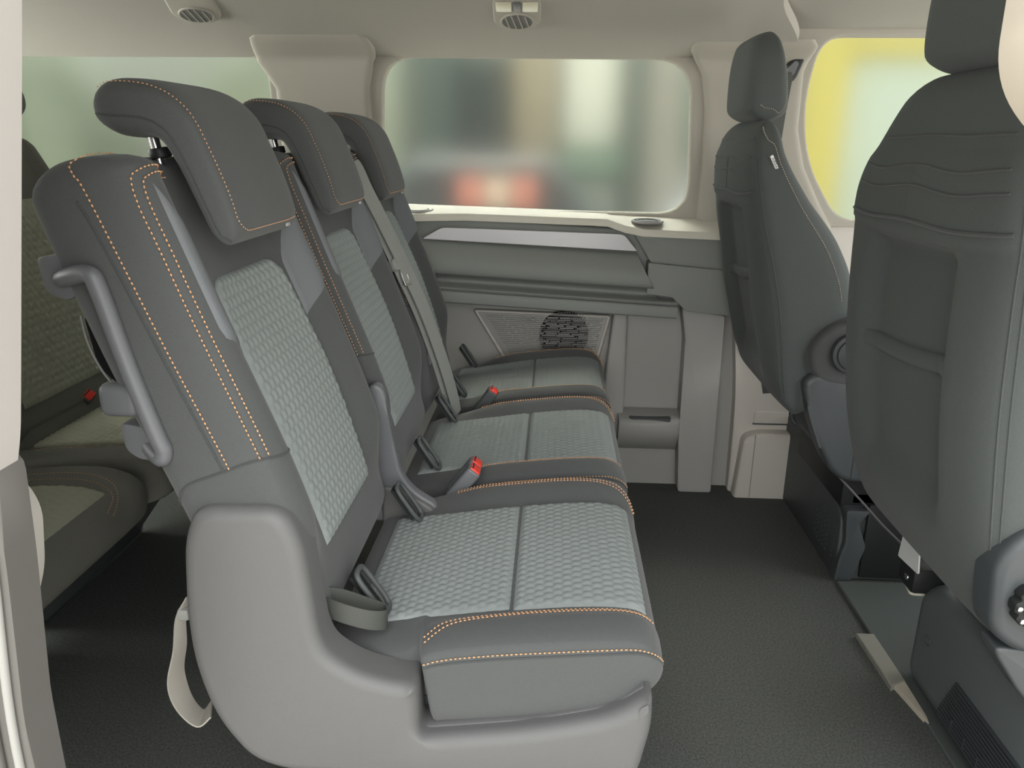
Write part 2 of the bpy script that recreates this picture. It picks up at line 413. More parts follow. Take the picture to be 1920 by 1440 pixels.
# pillar trims between the windows (soft raised covers)
def zs(x): return -.036*(x+.35)/.7     # the belt line falls towards the front
CEIL_Z = [.80, 1.25, 1.280, 1.304, 1.319, 1.345]; CEIL_Y = [2.286, 2.286, 2.276, 2.225, 2.175, 2.085]
def cover(name, z0, z1, xl, xr, m, top_r=.05, edge=.016, dep=.016):
    """soft pillar cover following the curve of the headliner"""
    v = []; f = []; nz, nx = 44, 26
    for j in range(nz+1):
        z = z0+(z1-z0)*j/nz; a, b = xl(z), xr(z)
        h = z1-z
        if h < top_r: k = top_r-sqrt(max(0, top_r**2-(top_r-h)**2)); a += k; b -= k
        y = float(np.interp(z, CEIL_Z, CEIL_Y))
        for i in range(nx+1):
            q = i/nx; q = q*q*(3-2*q); x = a+(b-a)*q
            e = min(x-a, b-x, h)
            o = 0 if e > edge else dep*(1-sqrt(max(0, 1-(1-e/edge)**2)))
            v.append((x, y+o, z+o*.3))
    for j in range(nz):
        for i in range(nx): f.append((j*(nx+1)+i, j*(nx+1)+i+1, (j+1)*(nx+1)+i+1, (j+1)*(nx+1)+i))
    o = mk(name, v, f, m, None, None, 180); o['kind'] = 'structure'; return o
cover('trim_2', .885, 1.330, lambda z: float(np.interp(z, [.88, 1.05, 1.2, 1.27, 1.34], [-.80, -.795, -.80, -.845, -.85])), lambda z: float(np.interp(z, [.88, .95, 1.1, 1.2, 1.27, 1.34], [-.55, -.535, -.525, -.53, -.515, -.46])), PIL, .06)
cover('trim_3', .83, 1.318, lambda z: float(np.interp(z, [.83, 1.0, 1.15, 1.24, 1.28, 1.32], [.41, .415, .41, .395, .37, .33])), lambda z: float(np.interp(z, [.83, .90, 1.0, 1.10, 1.25, 1.32], [.80, .755, .70, .672, .67, .69])), PIL, .03)
tg_ = box('wall_rear', (-2.24, .60, 0), (-2.20, 2.36, .92), WLD, None, .01); tg_['kind'] = 'structure'
# --- lower far wall
low = plate('wall_far_lower', [(-2.2, -.01), (1.9, -.01), (1.9, .72), (-2.2, .72)], 'y', 2.335, 2.36, WLG, None, 0); low['kind'] = 'structure'
# ledge under the middle window
led = [(-2.2, 2.315, .886), (-.42, 2.315, .883), (.0, 2.315, .876), (.5, 2.315, .864)]
v = []; f = []
rows = []
for x in np.linspace(-2.2, .5, 55):
    zb = .884+zs(max(x, -.6))*.5
    zf = float(np.interp(x, [-2.2, -.42, -.36, -.26, .15, .225, .5], [.868, .866, .867, .868, .857, .834, .826]))
    yf = float(np.interp(x, [-2.2, -.42, -.36, -.25, .15, .23, .5], [2.20, 2.20, 2.215, 2.235, 2.235, 2.205, 2.20]))
    rows.append([(x, 2.33, zb), (x, yf+.015, zf+.004), (x, yf+.004, zf), (x, yf, zf-.008), (x, yf+.002, zf-.02), (x, 2.33, zf-.02)])
for r in rows: v += r
for i in range(len(rows)-1):
    for k in range(6): f.append((i*6+k, i*6+(k+1) % 6, (i+1)*6+(k+1) % 6, (i+1)*6+k))
f += [tuple(range(6)), tuple((len(rows)-1)*6+k for k in range(6))]
mk('ledge', v, f, mat('sunlit_ledge_plastic', (206, 203, 190), .55, .1, 1200, spec=.35), low)  # own lighter plastic, the colour carries the sunlight on the ledge
def cupwell(x, y, z):
    torus('cup_holder_rim', (x, y, z), (0, -.05, 1), .042, .004, WLG, low, 28, 6)
    cyl('cup_holder', (x, y, z-.001), (0, -.05, 1), .040, .004, BLK, low, 28, .001)
    torus('cup_holder_step', (x, y, z+.0012), (0, -.05, 1), .030, .003, PLD, low, 28, 6)
cupwell(-.395, 2.262, .8735); cupwell(.265, 2.252, .852)
# armrest moulding: profile (y, z) swept along x, falling with the belt line
prof = [(2.33, .862), (2.258, .858), (2.246, .845), (2.243, .80), (2.225, .788), (2.208, .765), (2.195, .735), (2.196, .705), (2.212, .697), (2.236, .684), (2.238, .673), (2.215, .665), (2.205, .661), (2.205, .657), (2.216, .655), (2.216, .651), (2.204, .649), (2.203, .622), (2.207, .617), (2.222, .613), (2.29, .607), (2.335, .602)]
prof = crom(prof, 3)
v = []; f = []; n = len(prof); X = np.linspace(-2.2, .40, 60)
for x in X:
    e = sst(.40, .22, x)
    for y, z in prof:
        up = z > .665
        xx = x
        # front end of the moulding slopes (upper part ends earlier)
        lim = .36 if not up else .20+(.86-z)*.55
        if x > -.2: xx = -.2+(x+.2)*(lim+.2)/.6
        v.append((xx, y, z+zs(max(xx, -.9))))
for i in range(len(X)-1):
    for k in range(n-1): f.append((i*n+k, i*n+k+1, (i+1)*n+k+1, (i+1)*n+k))
mk('armrest_panel', v, f, WLD, low, angle=50)
plate('armrest_backing', [(.12, .845), (.36, .838), (.36, .62), (.12, .62)], 'y', 2.262, 2.335, WLD, low, 0)
# dark panel in front of the armrest + its slope
plate('end_panel', round_poly([(.215, .836), (.505, .826), (.515, .685), (.295, .712)], [.01, .01, .01, .04], 5), 'y', 2.222, 2.335, WLD, low, .010, 3)
plate('silver_strip', round_poly([(-.322, .829), (-.377, .797), (.237, .771), (.198, .817)], [.012, .004, .004, .012], 4), 'y', 2.216, 2.236, SIL, low, .006, 3, label='silver trim strip along the armrest')
plate('side_panel', round_poly([(.27, .74), (.505, .72), (.515, .590), (.385, .602), (.345, .640), (.27, .65)], .004, 3), 'y', 2.208, 2.335, WLD, low, .006, 3)
plate('post_panel', round_poly([(.385, .60), (.513, .575), (.520, .0), (.415, .0), (.405, .17), (.402, .50)], .01, 4), 'y', 2.272, 2.335, WLG, low, .012, 3)
# storage pocket: frame walls + back + tray
plate('pocket_wall', [(.185, .575), (.228, .573), (.232, .24), (.20, .12), (.15, .12)], 'y', 2.292, 2.335, WLG, low, .010, 3)
tray = []
v = []; f = []
rows = []
for x in np.linspace(.215, .405, 14):
    k = (x-.215)/.19; bul = .055*sin(pi*min(1, .15+.85*k))**.5
    zl = .205-.045*0
    rows.append([(x, 2.33, .262), (x, 2.30, .258), (x, 2.282-bul*.5, .252), (x, 2.272-bul*.6, .245), (x, 2.268-bul*.6, .235), (x, 2.275-bul*.5, .19), (x, 2.315, .13), (x, 2.33, .125)])
for r in rows: v += r
for i in range(len(rows)-1):
    for k in range(7): f.append((i*8+k, i*8+k+1, (i+1)*8+k+1, (i+1)*8+k))
f += [tuple(range(8)), tuple((len(rows)-1)*8+k for k in range(8))]
mk('pocket_tray', v, f, WLG, low, angle=50)
plate('tray_hollow', round_poly([(.245, 2.252), (.375, 2.248), (.372, 2.288), (.25, 2.29)], .014, 5), 'z', .2545, .23, PLD, low, 0)
# speaker grille: frame, slats, round speaker behind, embossed badge
GR = [(-.245, .573), (.182, .562), (.135, .36), (-.115, .36)]
gr = plate('speaker_grille', round_poly(GR, .012, 4), 'y', 2.318, 2.335, WLG, low, .004, 2)
for a, b in ((0, 1), (1, 2), (3, 0)):
    p, q = np.array(GR[a]), np.array(GR[b]); c = np.mean(GR, axis=0)
    p = c+(p-c)*.955; q = c+(q-c)*.955
    o = tube('grille_edge', [(p[0]*(1-t)+q[0]*t, 2.317, p[1]*(1-t)+q[1]*t) for t in np.linspace(0, 1, 6)], .0042, WLL, gr)
bm = bmesh.new()
def bmbox(bm, lo, hi, rot=None):
    r = bmesh.ops.create_cube(bm, size=1)['verts']
    for v_ in r: v_.co = Vector([(lo[i]+hi[i])/2+v_.co[i]*(hi[i]-lo[i]) for i in range(3)])
for k in range(30):
    z = .553-k*.0062
    L = -.205+(.556-z)*.62; Rr = .158-(.556-z)*.22
    x = L
    while x < Rr:
        ln = random.uniform(.03, .06); bmbox(bm, (x, 2.3125, z+zs(x)*.35-.0016+.004), (min(Rr, x+ln), 2.319, z+zs(x)*.35+.0016+.004)); x += ln+random.uniform(.003, .012)
o = from_bm('grille_slats', bm, WLG, gr, 'stuff', 30)
cyl('speaker', (.037, 2.3165, .498), (0, -1, 0), .076, .004, VOID, gr, 40, .001, label='round dark speaker behind the grille')
bm = bmesh.new()
for k in range(-9, 10):
    h = sqrt(max(0, .075**2-(k*.008)**2))
    bmbox(bm, (.037-h, 2.3105, .498+k*.008-.0009), (.037+h, 2.314, .498+k*.008+.0009))
    for t in range(1):
        x0 = .037+k*.008; r = bmesh.ops.create_cube(bm, size=1)['verts']
        for v_ in r:
            lz = v_.co.z*2*h; v_.co = Vector((x0+v_.co.x*.0018+lz*.25, 2.3125+v_.co.y*.003, .498+lz))
from_bm('speaker_mesh', bm, PLA, gr, 'stuff', 30)
bd = []
for a in range(3): torus('badge_ring', (-.088+a*.015, 2.311, .545-.004*(a % 2)), (0, -1, 0), .009, .0018, WLG, gr, 18, 6, .8)
# B pillar foot, light grey, with a stepped base and a slot cover
bp_ = plate('trim_4', round_poly([(.522, .84), (.95, .84), (.95, -.01), (.578, -.01), (.573, .33), (.533, .69)], [.02, .02, 0, 0, .1, .1], 5), 'y', 2.290, 2.335, WLL, None, .02, 4); bp_['kind'] = 'structure'
plate('pillar_foot', round_poly([(.585, -.01), (.60, .20), (.64, .215), (.95, .215), (.95, -.01)], [0, .03, .02, 0, 0], 5), 'y', 2.245, 2.335, WLL, bp_, .012, 3)
plate('slot_cover', round_poly([(.635, .236), (.80, .236), (.80, .274), (.635, .274)], .004, 3), 'y', 2.286, 2.31, WLL, bp_, .002, 2)
box('slot_gap', (.632, 2.2885, .2305), (.80, 2.292, .236), PLD, bp_, 0)
box('joint', (.632, 2.2435, .0), (.634, 2.247, .212), WLD, bp_, 0)
# belt anchor on the B pillar
an = thing('belt_anchor', 'dark oval belt guide on the pillar behind the far front headrest', 'belt anchor', (.63, 2.285, 1.255))
plate('guide', round_poly([(.592, 1.215), (.640, 1.225), (.662, 1.285), (.645, 1.295), (.60, 1.26)], .02, 6), 'y', 2.268, 2.286, BLK, an, .005, 3)
plate('guide_slot', round_poly([(.606, 1.232), (.633, 1.238), (.646, 1.273), (.636, 1.28), (.606, 1.25)], .012, 5), 'y', 2.2655, 2.27, PLB, an, .001, 1)
ribbon('webbing', [(.612, 2.262, 1.25), (.60, 2.25, 1.15), (.585, 2.24, .95), (.60, 2.235, .6), (.66, 2.24, .35)], [(.022, .006, 0)]*5, .002, BLTD, an)
# bits of the near side that frame the open sliding door
lp = plate('wall_near', round_poly([(-.345, 1.42), (-.393, 1.155), (-.458, .815), (-.470, .775), (-.510, .70), (-.60, .62), (-2.2, .62), (-2.2, 1.42)], [0, .05, .03, .05, .06, .05, 0, 0], 6), 'y', .55, .60, BODY, None, .006, 3)
lp['kind'] = 'structure'
tube('body_seam', crom([(-.365, .549, 1.40), (-.405, .549, 1.155), (-.469, .549, .815), (-.482, .549, .775), (-.522, .549, .70), (-.61, .549, .635)], 6), .0016, RUB, lp)
bm = bmesh.new()
for k in range(26):
    z = random.uniform(.72, 1.3); x = -.40-(1.155-z)*.19-random.choice((.018, .035, .05, .06))-random.random()*.01
    r_ = random.uniform(.0015, .003)
    bmesh.ops.create_uvsphere(bm, u_segments=8, v_segments=5, radius=r_, matrix=Matrix.Translation((x, .5495, z)) @ Matrix.Diagonal((1, .4, 1.3, 1)))
from_bm('water_drops', bm, mat('water_drop', (150, 150, 150), .1, spec=.8), lp, 'stuff', 180)
rl = plate('trim_5', round_poly([(-2.2, .80), (-.462, .80), (-.468, .70), (-.482, .545), (-.484, .30), (-2.2, .30)], .02, 4), 'y', .565, .605, RUB, None, .006, 2); rl['kind'] = 'structure'
for dx, rr, mm in ((-.010, .004, WLG), (-.030, .006, RUB), (-.044, .005, PLA), (-.060, .007, RUB)):
    tube('seal_lip', crom([(-.462+dx, .562, .79), (-.468+dx, .562, .70), (-.482+dx, .562, .545), (-.484+dx, .562, .40), (-.484+dx, .562, .30)], 5), rr, mm, rl)
jt = plate('trim_6', round_poly([(-.75, .71), (-.572, .71), (-.556, .675), (-.566, .60), (-.585, .55), (-.75, .50)], .02, 5), 'y', .70, .74, WLL, None, .008, 3); jt['kind'] = 'structure'
cyl('power_socket', (-.572, .697, .633), (.75, -.66, 0), .019, .012, BLK, jt, 24, .002)
text('socket_icon', 'ψ', Matrix.Identity(3) @ Vector((-.5655, .6915, .633)), Matrix.Rotation(radians(48), 4, 'Z') @ Matrix.Rotation(radians(90), 4, 'X'), .02, WHT, jt)
jb = box('trim_7', (-.64, .66, -.01), (-.555, .70, .56), WLL, None, .01); jb['kind'] = 'structure'
# front edge of the opening: rounded pillar cover above, pale corner below
rt = plate('trim_8', round_poly([(.305, 1.42), (.305, 1.20), (.307, 1.105), (.345, 1.062), (.46, 1.02), (.60, 1.0), (.60, 1.42)], [0, .03, .05, .06, .05, 0, 0], 8), 'y', .54, .60, mat('pale_trim', (204, 193, 177), .6), None, .014, 4); rt['kind'] = 'structure'
tube('cover_seam', crom([(.317, .537, 1.40), (.317, .537, 1.20), (.321, .537, 1.115), (.355, .537, 1.076), (.46, .537, 1.035)], 6), .0014, WLG, rt)
rb = plate('trim_9', [(.432, .50), (.417, .42), (.40, .30), (.62, .30), (.62, .55)], 'y', .54, .60, BODY, None, .012, 3); rb['kind'] = 'structure'

# =================================================================== second-row seats
def quad_seat(name, label, yc, hwb, ych, hwc, near_panel, inl, group='second-row seats with orange stitching', headz=0, hoff=0):
    t = thing(name, label, 'seat', (-.1, ych, 0), group)
    cr = .032
    def bb(yf, z, x):
        return cr*(sst(.54, .86, abs(yf)))*sst(.48, .60, z) - .012*(1-min(1, abs(yf)/.6)**2)*sst(.7, .85, z)
    # spine runs up; rows hold the mid line between the front and rear faces
    rows = []
    for fx, fz, tk in ((-.262, .435, .085), (-.276, .50, .105), (-.296, .58, .122), (-.333, .70, .128), (-.393, .86, .128), (-.452, 1.015, .124), (-.470, 1.062, .120)):
        k = .36/.933 if fz > .6 else .2
        nx, nz = cos(math.atan(k)), sin(math.atan(k))
        wn = hwb*(1-.05*sst(.93, 1.06, fz))
        rows.append((fx-nx*tk/2-nx*.012, fz-nz*tk/2-nz*.012, tk/2, tk/2, wn, wn))
    B = Pillow(yc, rows, n=5.5, cap0=.04, cap1=.034, bump=bb, inset=.5)
    B.mesh('backrest', FAB, t, 70, 130)
    uz = lambda z: B.u_f(z, 2)
    u_top, u_bot = uz(.895), uz(.535)
    ih = inl/hwb
    rnd = lambda tt: .22*(1-sqrt(max(0, 1-(1-min(1, (1-tt)*9))**2)))
    def eL(tt): return -ih*(1+.14*(.5-abs(tt-.55)))+rnd(tt)
    def eR(tt): return ih*(1+.14*(.5-abs(tt-.55)))-rnd(tt)
    qp = B.patch('quilted_panel', eL, eR, u_bot, u_top, QUI, t, .004, .0165, .0024, .0028 if near_panel else .0032, label='pale grey quilted centre panel of the backrest')
    # light grey bands running from the panel corner to the outer bolster
    for sg in (1, -1):
        a0, a1 = uz(.80), uz(.985)
        def l0(tt, sg=sg): return sg*(ih*1.04 - .0*tt)
        def mkband():
            vv = []; ff = []; nn = 16; mm = 12
            for j in range(nn+1):
                q = j/nn; yf = sg*(ih*1.05+(.90-ih*1.05)*q)
                zb = .795+.035*q; zt = .885+.125*q
                for i in range(mm+1):
                    zz = zb+(zt-zb)*i/mm; uu = np.interp(zz, zgrid, ugrid)
                    o = .0025 if 0 < i < mm and 0 < j < nn else -.001
                    vv.append(B.front(yf, uu, o))
            for j in range(nn):
                for i in range(mm): ff.append((j*(mm+1)+i, j*(mm+1)+i+1, (j+1)*(mm+1)+i+1, (j+1)*(mm+1)+i))
            return mk('shoulder_band', vv, ff, LGF, t, None, 180, 'smooth light grey band above the quilted panel')
        zgrid = np.linspace(.6, 1.05, 40); ugrid = [uz(z) for z in zgrid]
        mkband()
    # stitching: double line along the near bolster edge, single line down the side
    th1, th2 = B.th(-.955), B.th(-.985)
    ug = uz(.70)
    def seam(th, th_top, ut, lean=0): return B.line([(th, ug), (th, ug+(ut-ug)*.35), (th, ug+(ut-ug)*.7), (th*.985+th_top*.015, ut-.03), (th*.72+th_top*.28, ut-.003), (th_top, ut)], 22)
    top_u = uz(1.022)
    lines = [seam(th1, B.th(-.45), top_u-.012), seam(th2, B.th(-.45), top_u)]
    sl = B.line([(pi-.034, ug), (pi-.030, .55), (pi-.022, .75), (pi-.012, .94), (pi-.008, .966), (pi-.008, .980), (pi-.012, .987), (pi-.04, .992), (pi-.2, .9945), (pi-.6, .995), (B.th(-.7), .995), (B.th(-.55), .995)], 18, .0012)
    if near_panel: lines.append(sl)
    stitches('bolster_stitching', lines, STI, t)
    groove('side_seam', B.line([(pi-.016, ug), (pi-.013, .55), (pi-.008, .75), (pi-.001, .93)], 22, .0002), FAB2, t, .0016)
    groove('lower_seam', B.line([(pi+.9, ug-.06), (pi+.3, ug-.02), (pi, ug), (th2, ug), (th1-.25, ug-.012), (B.th(-.7), ug-.02)], 12, .0002), FAB2, t, .0016)
    # headrest
    dz = headz
    hc = yc+hoff-(.014 if near_panel else .009)
    HR = [(-.545, 1.092, .034, .030), (-.515, 1.095, .036, .032), (-.475, 1.093, .034, .031), (-.447, 1.078, .030, .030), (-.428, 1.045, .026, .028), (-.413, 1.005, .026, .026), (-.400, .965, .024, .022), (-.394, .940, .018, .016)]
    hw = .113 if near_panel else .113
    H = Pillow(hc, [(x+.004, z+dz, a, b, hw*(1 if i else .96), hw*(1 if i else .96)) for i, (x, z, a, b) in enumerate(HR)], n=5, cap0=.035, cap1=.022, flip=-1, inset=.5)
    # make sure the front faces outwards (up / forward)
    if H.N[2][1] < 0: H.N = -H.N
    hd = H.mesh('headrest', FAB, t, 46, 64)
    tn, tf_ = H.th(-.93), H.th(.93)
    path = [(tn, .06), (tn, .2), (tn, .4), (tn, .6), (tn, .8), (tn, .90), (H.th(-.8), .945), (H.th(-.5), .95), (pi/2, .95), (H.th(.5), .95), (H.th(.85), .94)]
    stitches('headrest_stitching', [H.line(path, 16)], STI, hd, .0052, .0036, .0009)
    groove('headrest_seam', H.line([(pi+.02, .02), (pi+.05, .3), (pi+.05, .6), (pi+.02, .93), (pi*.97, .985)], 18, .0002), FAB2, hd, .0012)
    tg = H.pt(H.th(.62), .975, .001)
    box('airbag_tag', (tg[0]-.001, tg[1]-.006, tg[2]-.0025), (tg[0]+.0015, tg[1]+.006, tg[2]+.0025), mat('faded_label', (168, 168, 166), .5), hd, .0005)
    for sy in (-.055, .055):
        tube('headrest_post', [(-.487, hc+sy, 1.02), (-.498, hc+sy, 1.085+dz)], .0065, CHR, t, 12)
        cyl('post_guide', (-.488, hc+sy, 1.045), (-.2, 0, 1), .013, .012, BLK, t, 16)
    # cushion
    def cb(yf, z, x):
        k = sst(.62, .84, abs(yf))
        if yf < 0: k *= sst(-.20, -.14, x)*.9+.1
        return .020*k*sst(-.26, -.10, x)*(1-sst(.10, .16, x)*.4)
    nb = hwc-.028
    CR = [(-.300, .365, .040, .030, nb, nb), (-.25, .3735, .0425, .036, nb, hwc), (-.175, .3838, .0443, .044, nb, hwc), (-.158, .38615, .0446, .058, nb, hwc), (-.150, .38725, .0447, .072, hwc, hwc), (-.13, .390, .045, .076, hwc, hwc), (-.05, .401, .046, .078, hwc, hwc), (.05, .411, .047, .070, hwc, hwc), (.11, .411, .046, .058, hwc*.985, hwc*.985), (.155, .402, .036, .042, hwc*.95, hwc*.95)]
    Cn = Pillow(ych, CR, n=6, cap0=.02, cap1=.045, bump=cb, flip=-1, inset=.5)
    if Cn.N[2][1] < 0: Cn.N = -Cn.N
    xs0 = [np.interp(x, Cn.P[:, 0], Cn.d)/Cn.L for x in (-.162, -.160, -.157, -.154, -.151, -.149)]
    cu = Cn.mesh('cushion', FAB, t, 60, 140, extra=xs0)
    ux = lambda x: float(np.interp(x, Cn.P[:, 0], Cn.d)/Cn.L)
    ihc = .162/hwc if near_panel else (.150/hwc)
    f0 = lambda tt: -ihc*(1-.06*tt*0); 
    Cn.patch('quilted_panel', lambda tt: -ihc, lambda tt: ihc*.98, ux(-.262), ux(-.042), QUI, t, .004, .0150, .0020, .0026 if near_panel else .0030, label='pale grey quilted rear half of the cushion', hold=True)
    Cn.patch('quilted_panel', lambda tt: -ihc+.10*max(0, tt-.75)**1.2, lambda tt: ihc*.98-.10*max(0, tt-.75)**1.2, ux(-.040), ux(.132), QUI, t, .004, .0150, .0020, .0026 if near_panel else .0030, label='pale grey quilted front half of the cushion', hold=True)
    ts = lambda yf: Cn.th(yf)
    L1 = Cn.line([(ts(-.88), ux(-.150)), (ts(-.78), ux(-.115)), (ts(-.715), ux(-.03)), (ts(-.705), ux(.07)), (ts(-.74), ux(.135))], 20)
    L2 = Cn.line([(ts(-.915), ux(-.148)), (ts(-.82), ux(-.112)), (ts(-.76), ux(-.03)), (ts(-.75), ux(.07)), (ts(-.75), ux(.136))], 20)
    side = Cn.line([(pi-.16, ux(-.149)), (pi-.16, ux(-.05)), (pi-.16, ux(.05)), (pi-.2, ux(.11)), (pi-.32, ux(.148))], 24)
    F1 = Cn.line([(ts(.86), ux(-.16)), (ts(.86), ux(-.05)), (ts(.85), ux(.05)), (ts(.80), ux(.11)), (ts(.72), ux(.145))], 20)
    F2 = Cn.line([(ts(.90), ux(-.16)), (ts(.90), ux(-.05)), (ts(.89), ux(.05)), (ts(.84), ux(.11)), (ts(.75), ux(.149))], 20)
    stitches('cushion_stitching', [L1, L2, side, F1, F2], STI, t)
    groove('cushion_seam', Cn.line([(pi-.10, ux(-.149)), (pi-.10, ux(-.05)), (pi-.10, ux(.05)), (pi-.14, ux(.11)), (pi-.28, ux(.15))], 20, .0002), FAB2, t, .0016)
    # sub-frame hidden under the cushion
    box('seat_frame', (-.33, ych-hwc+.04, .22), (.085, ych+hwc-.01, .345), PLD, t, .02)
    for lx in (-.26, .03):
        box('leg', (lx-.04, ych-hwc+.06, 0), (lx+.04, ych-hwc+.10, .24), PLD, t, .006)
        box('leg', (lx-.04, ych+hwc-.10, 0), (lx+.04, ych+hwc-.06, .24), PLD, t, .006)
    # child-seat anchor frames in the gap between cushion and backrest
    for sy in (-.14, .14):
        y0 = ych+sy
        lp3 = []
        for a in np.linspace(0, 2*pi, 25)[:-1]:
            ca, sa = cos(a), sin(a); q = math.copysign(abs(ca)**.5, ca)*.017; h = math.copysign(abs(sa)**.5, sa)*.5+.5
            lp3.append((-.272+.040*(1-h)+.010, y0+q, .428+.062*h))
        lp3.append(lp3[0]); lp3.append(lp3[1])
        tube('anchor_frame', lp3, .0042, PLD, t, 8)
        w3 = [(-.268, y0-.013, .486), (-.268, y0+.013, .486), (-.233, y0+.013, .432), (-.233, y0-.013, .432)]
        mk('anchor_backing', [tuple(np.array(p)+np.array(d)) for d in ((0, 0, 0), (-.004, 0, -.003)) for p in w3], [(0, 1, 2, 3), (7, 6, 5, 4), (0, 4, 5, 1), (1, 5, 6, 2), (2, 6, 7, 3), (3, 7, 4, 0)], BLK, t)
    return t, B, Cn, H
S1, B1, C1, H1 = quad_seat('passenger_seat', 'charcoal seat nearest the open door with a grey plastic side shell', 1.035, .220, 1.075, .252, True, .120)
S2, B2, C2, H2 = quad_seat('passenger_seat', 'middle charcoal seat of the second row with a belt strap along its far side', 1.485, .205, 1.578, .228, False, .108, hoff=-.035)
S3, B3, C3, H3 = quad_seat('passenger_seat', 'second-row seat next to the wall with the speaker grille', 1.915, .208, 2.05, .215, False, .108, headz=-.006, hoff=-.04)
# near seat: side shell
PAN = round_poly([(-.447, .50), (-.438, .60), (-.418, .646), (-.312, .648), (-.292, .60), (-.281, .475), (-.272, .447), (-.235, .420), (-.19, .409), (-.159, .407), (-.158, .326), (-.01, .347), (.09, .374), (.137, .413), (.139, .36), (.125, .28), (.09, .262), (-.10, .262), (-.34, .262), (-.385, .28), (-.425, .34), (-.445, .42)],
                 [.08, .03, .035, .03, .03, .03, .03, .03, .02, .010, .014, .05, .05, .016, .02, .04, .02, 0, .05, .04, .05, .05], 6)
def pad_plate(name, pts, y0, y1, off, m, parent, label=None):
    """plate with a wide rolled edge: outline resampled, then drawn inward ring by ring"""
    P = np.array(pts, float); Q = np.vstack([P, P[:1]]); d = np.r_[0, np.cumsum(np.linalg.norm(np.diff(Q, axis=0), axis=1))]
    n = int(d[-1]/.004); t = np.linspace(0, d[-1], n, endpoint=False); R = np.stack([np.interp(t, d, Q[:, 0]), np.interp(t, d, Q[:, 1])], 1)
    for _ in range(1): R = .25*np.roll(R, 1, 0)+.5*R+.25*np.roll(R, -1, 0)
    T = np.roll(R, -1, 0)-np.roll(R, 1, 0); T /= np.linalg.norm(T, axis=1)[:, None]
    A = np.sum(R[:, 0]*np.roll(R[:, 1], -1)-np.roll(R[:, 0], -1)*R[:, 1])
    N = np.stack([-T[:, 1], T[:, 0]], 1)*(1 if A > 0 else -1)
    for _ in range(3): N = np.roll(N, 1, 0)+2*N+np.roll(N, -1, 0); N /= np.linalg.norm(N, axis=1)[:, None]
    k = np.linalg.norm(np.roll(R, -1, 0)-2*R+np.roll(R, 1, 0), axis=1)/.004**2
    lim = np.minimum(1, .8/np.maximum(k, 1e-6)/off)
    for _ in range(6): lim = np.minimum(lim, (np.roll(lim, 1)+2*lim+np.roll(lim, -1))/4)
    rings = [(0, y1), (0, y0+off)]+[(off*(1-cos(a)), y0+off*(1-sin(a))) for a in np.linspace(.25, pi/2, 6)]
    v = []; f = []
    for o, y in rings:
        for i in range(n): v.append((R[i][0]+N[i][0]*o*lim[i], y, R[i][1]+N[i][1]*o*lim[i]))
    for r in range(len(rings)-1):
        for i in range(n): f.append((r*n+i, r*n+(i+1) % n, (r+1)*n+(i+1) % n, (r+1)*n+i))
    bm = bmesh.new(); bv = [bm.verts.new(p) for p in v]
    for q in f: bm.faces.new([bv[i] for i in q])
    bm.edges.ensure_lookup_table(); last = set(bv[(len(rings)-1)*n:])
    bmesh.ops.triangle_fill(bm, use_beauty=True, edges=[e for e in bm.edges if e.verts[0] in last and e.verts[1] in last])
    return from_bm(name, bm, m, parent, None, 50, label)
pad_plate('side_shell', PAN, .798, .852, .018, PLA, S1, 'grey grained plastic side shell')
plate('shell_ledge', [(-.165, .328), (-.01, .349), (.09, .376), (.128, .408), (.128, .29), (-.165, .28)], 'y', .822, .87, PLA, S1, .004, 2)
plate('lower_skirt', round_poly([(-.335, .275), (.105, .275), (.085, .0), (-.29, .0)], [.02, .02, .01, .01], 4), 'y', .815, .86, PLA, S1, .01, 3)
box('front_rail', (.06, .83, .30), (.128, 1.30, .365), PLB, S1, .018, seg=3)
# grab handle on the rear side of the backrest
hp = crom([(-.575, .87, .90), (-.545, .826, .912), (-.508, .812, .920), (-.497, .81, .902), (-.478, .81, .82), (-.455, .81, .735), (-.449, .811, .715), (-.458, .816, .703), (-.495, .85, .718), (-.51, .87, .725)], 6)
gh = tube('grab_handle', hp, .0105, PLB, S1, 10, label='grey plastic grab bar on the seat side')
plate('handle_mount', round_poly([(-.575, .935), (-.512, .942), (-.505, .915), (-.545, .885), (-.570, .895)], .008, 4), 'y', .826, .85, PLB, S1, .004, 2)
plate('handle_mount', round_poly([(-.508, .742), (-.468, .735), (-.458, .70), (-.485, .692), (-.505, .705)], .01, 4), 'y', .826, .85, PLB, S1, .004, 2)
box('latch_knob', (-.522, .812, .752), (-.475, .850, .792), PLB, S1, .010, seg=3)
plate('recess_shade_plate', round_poly([(-.532, .870), (-.512, .868), (-.484, .79), (-.503, .788), (-.524, .81)], .008, 4), 'y', .828, .84, VOID, S1, .002, 1)  # black plate, paints the dark inside of the recess
tube('recess_edge', crom([(-.533, .826, .870), (-.530, .826, .84), (-.520, .826, .81), (-.505, .826, .785)], 4), .0016, PLA, S1, 6)
tube('recess_rib', crom([(-.523, .826, .868), (-.508, .826, .825), (-.494, .826, .787)], 4), .0014, PLA, S1, 6)
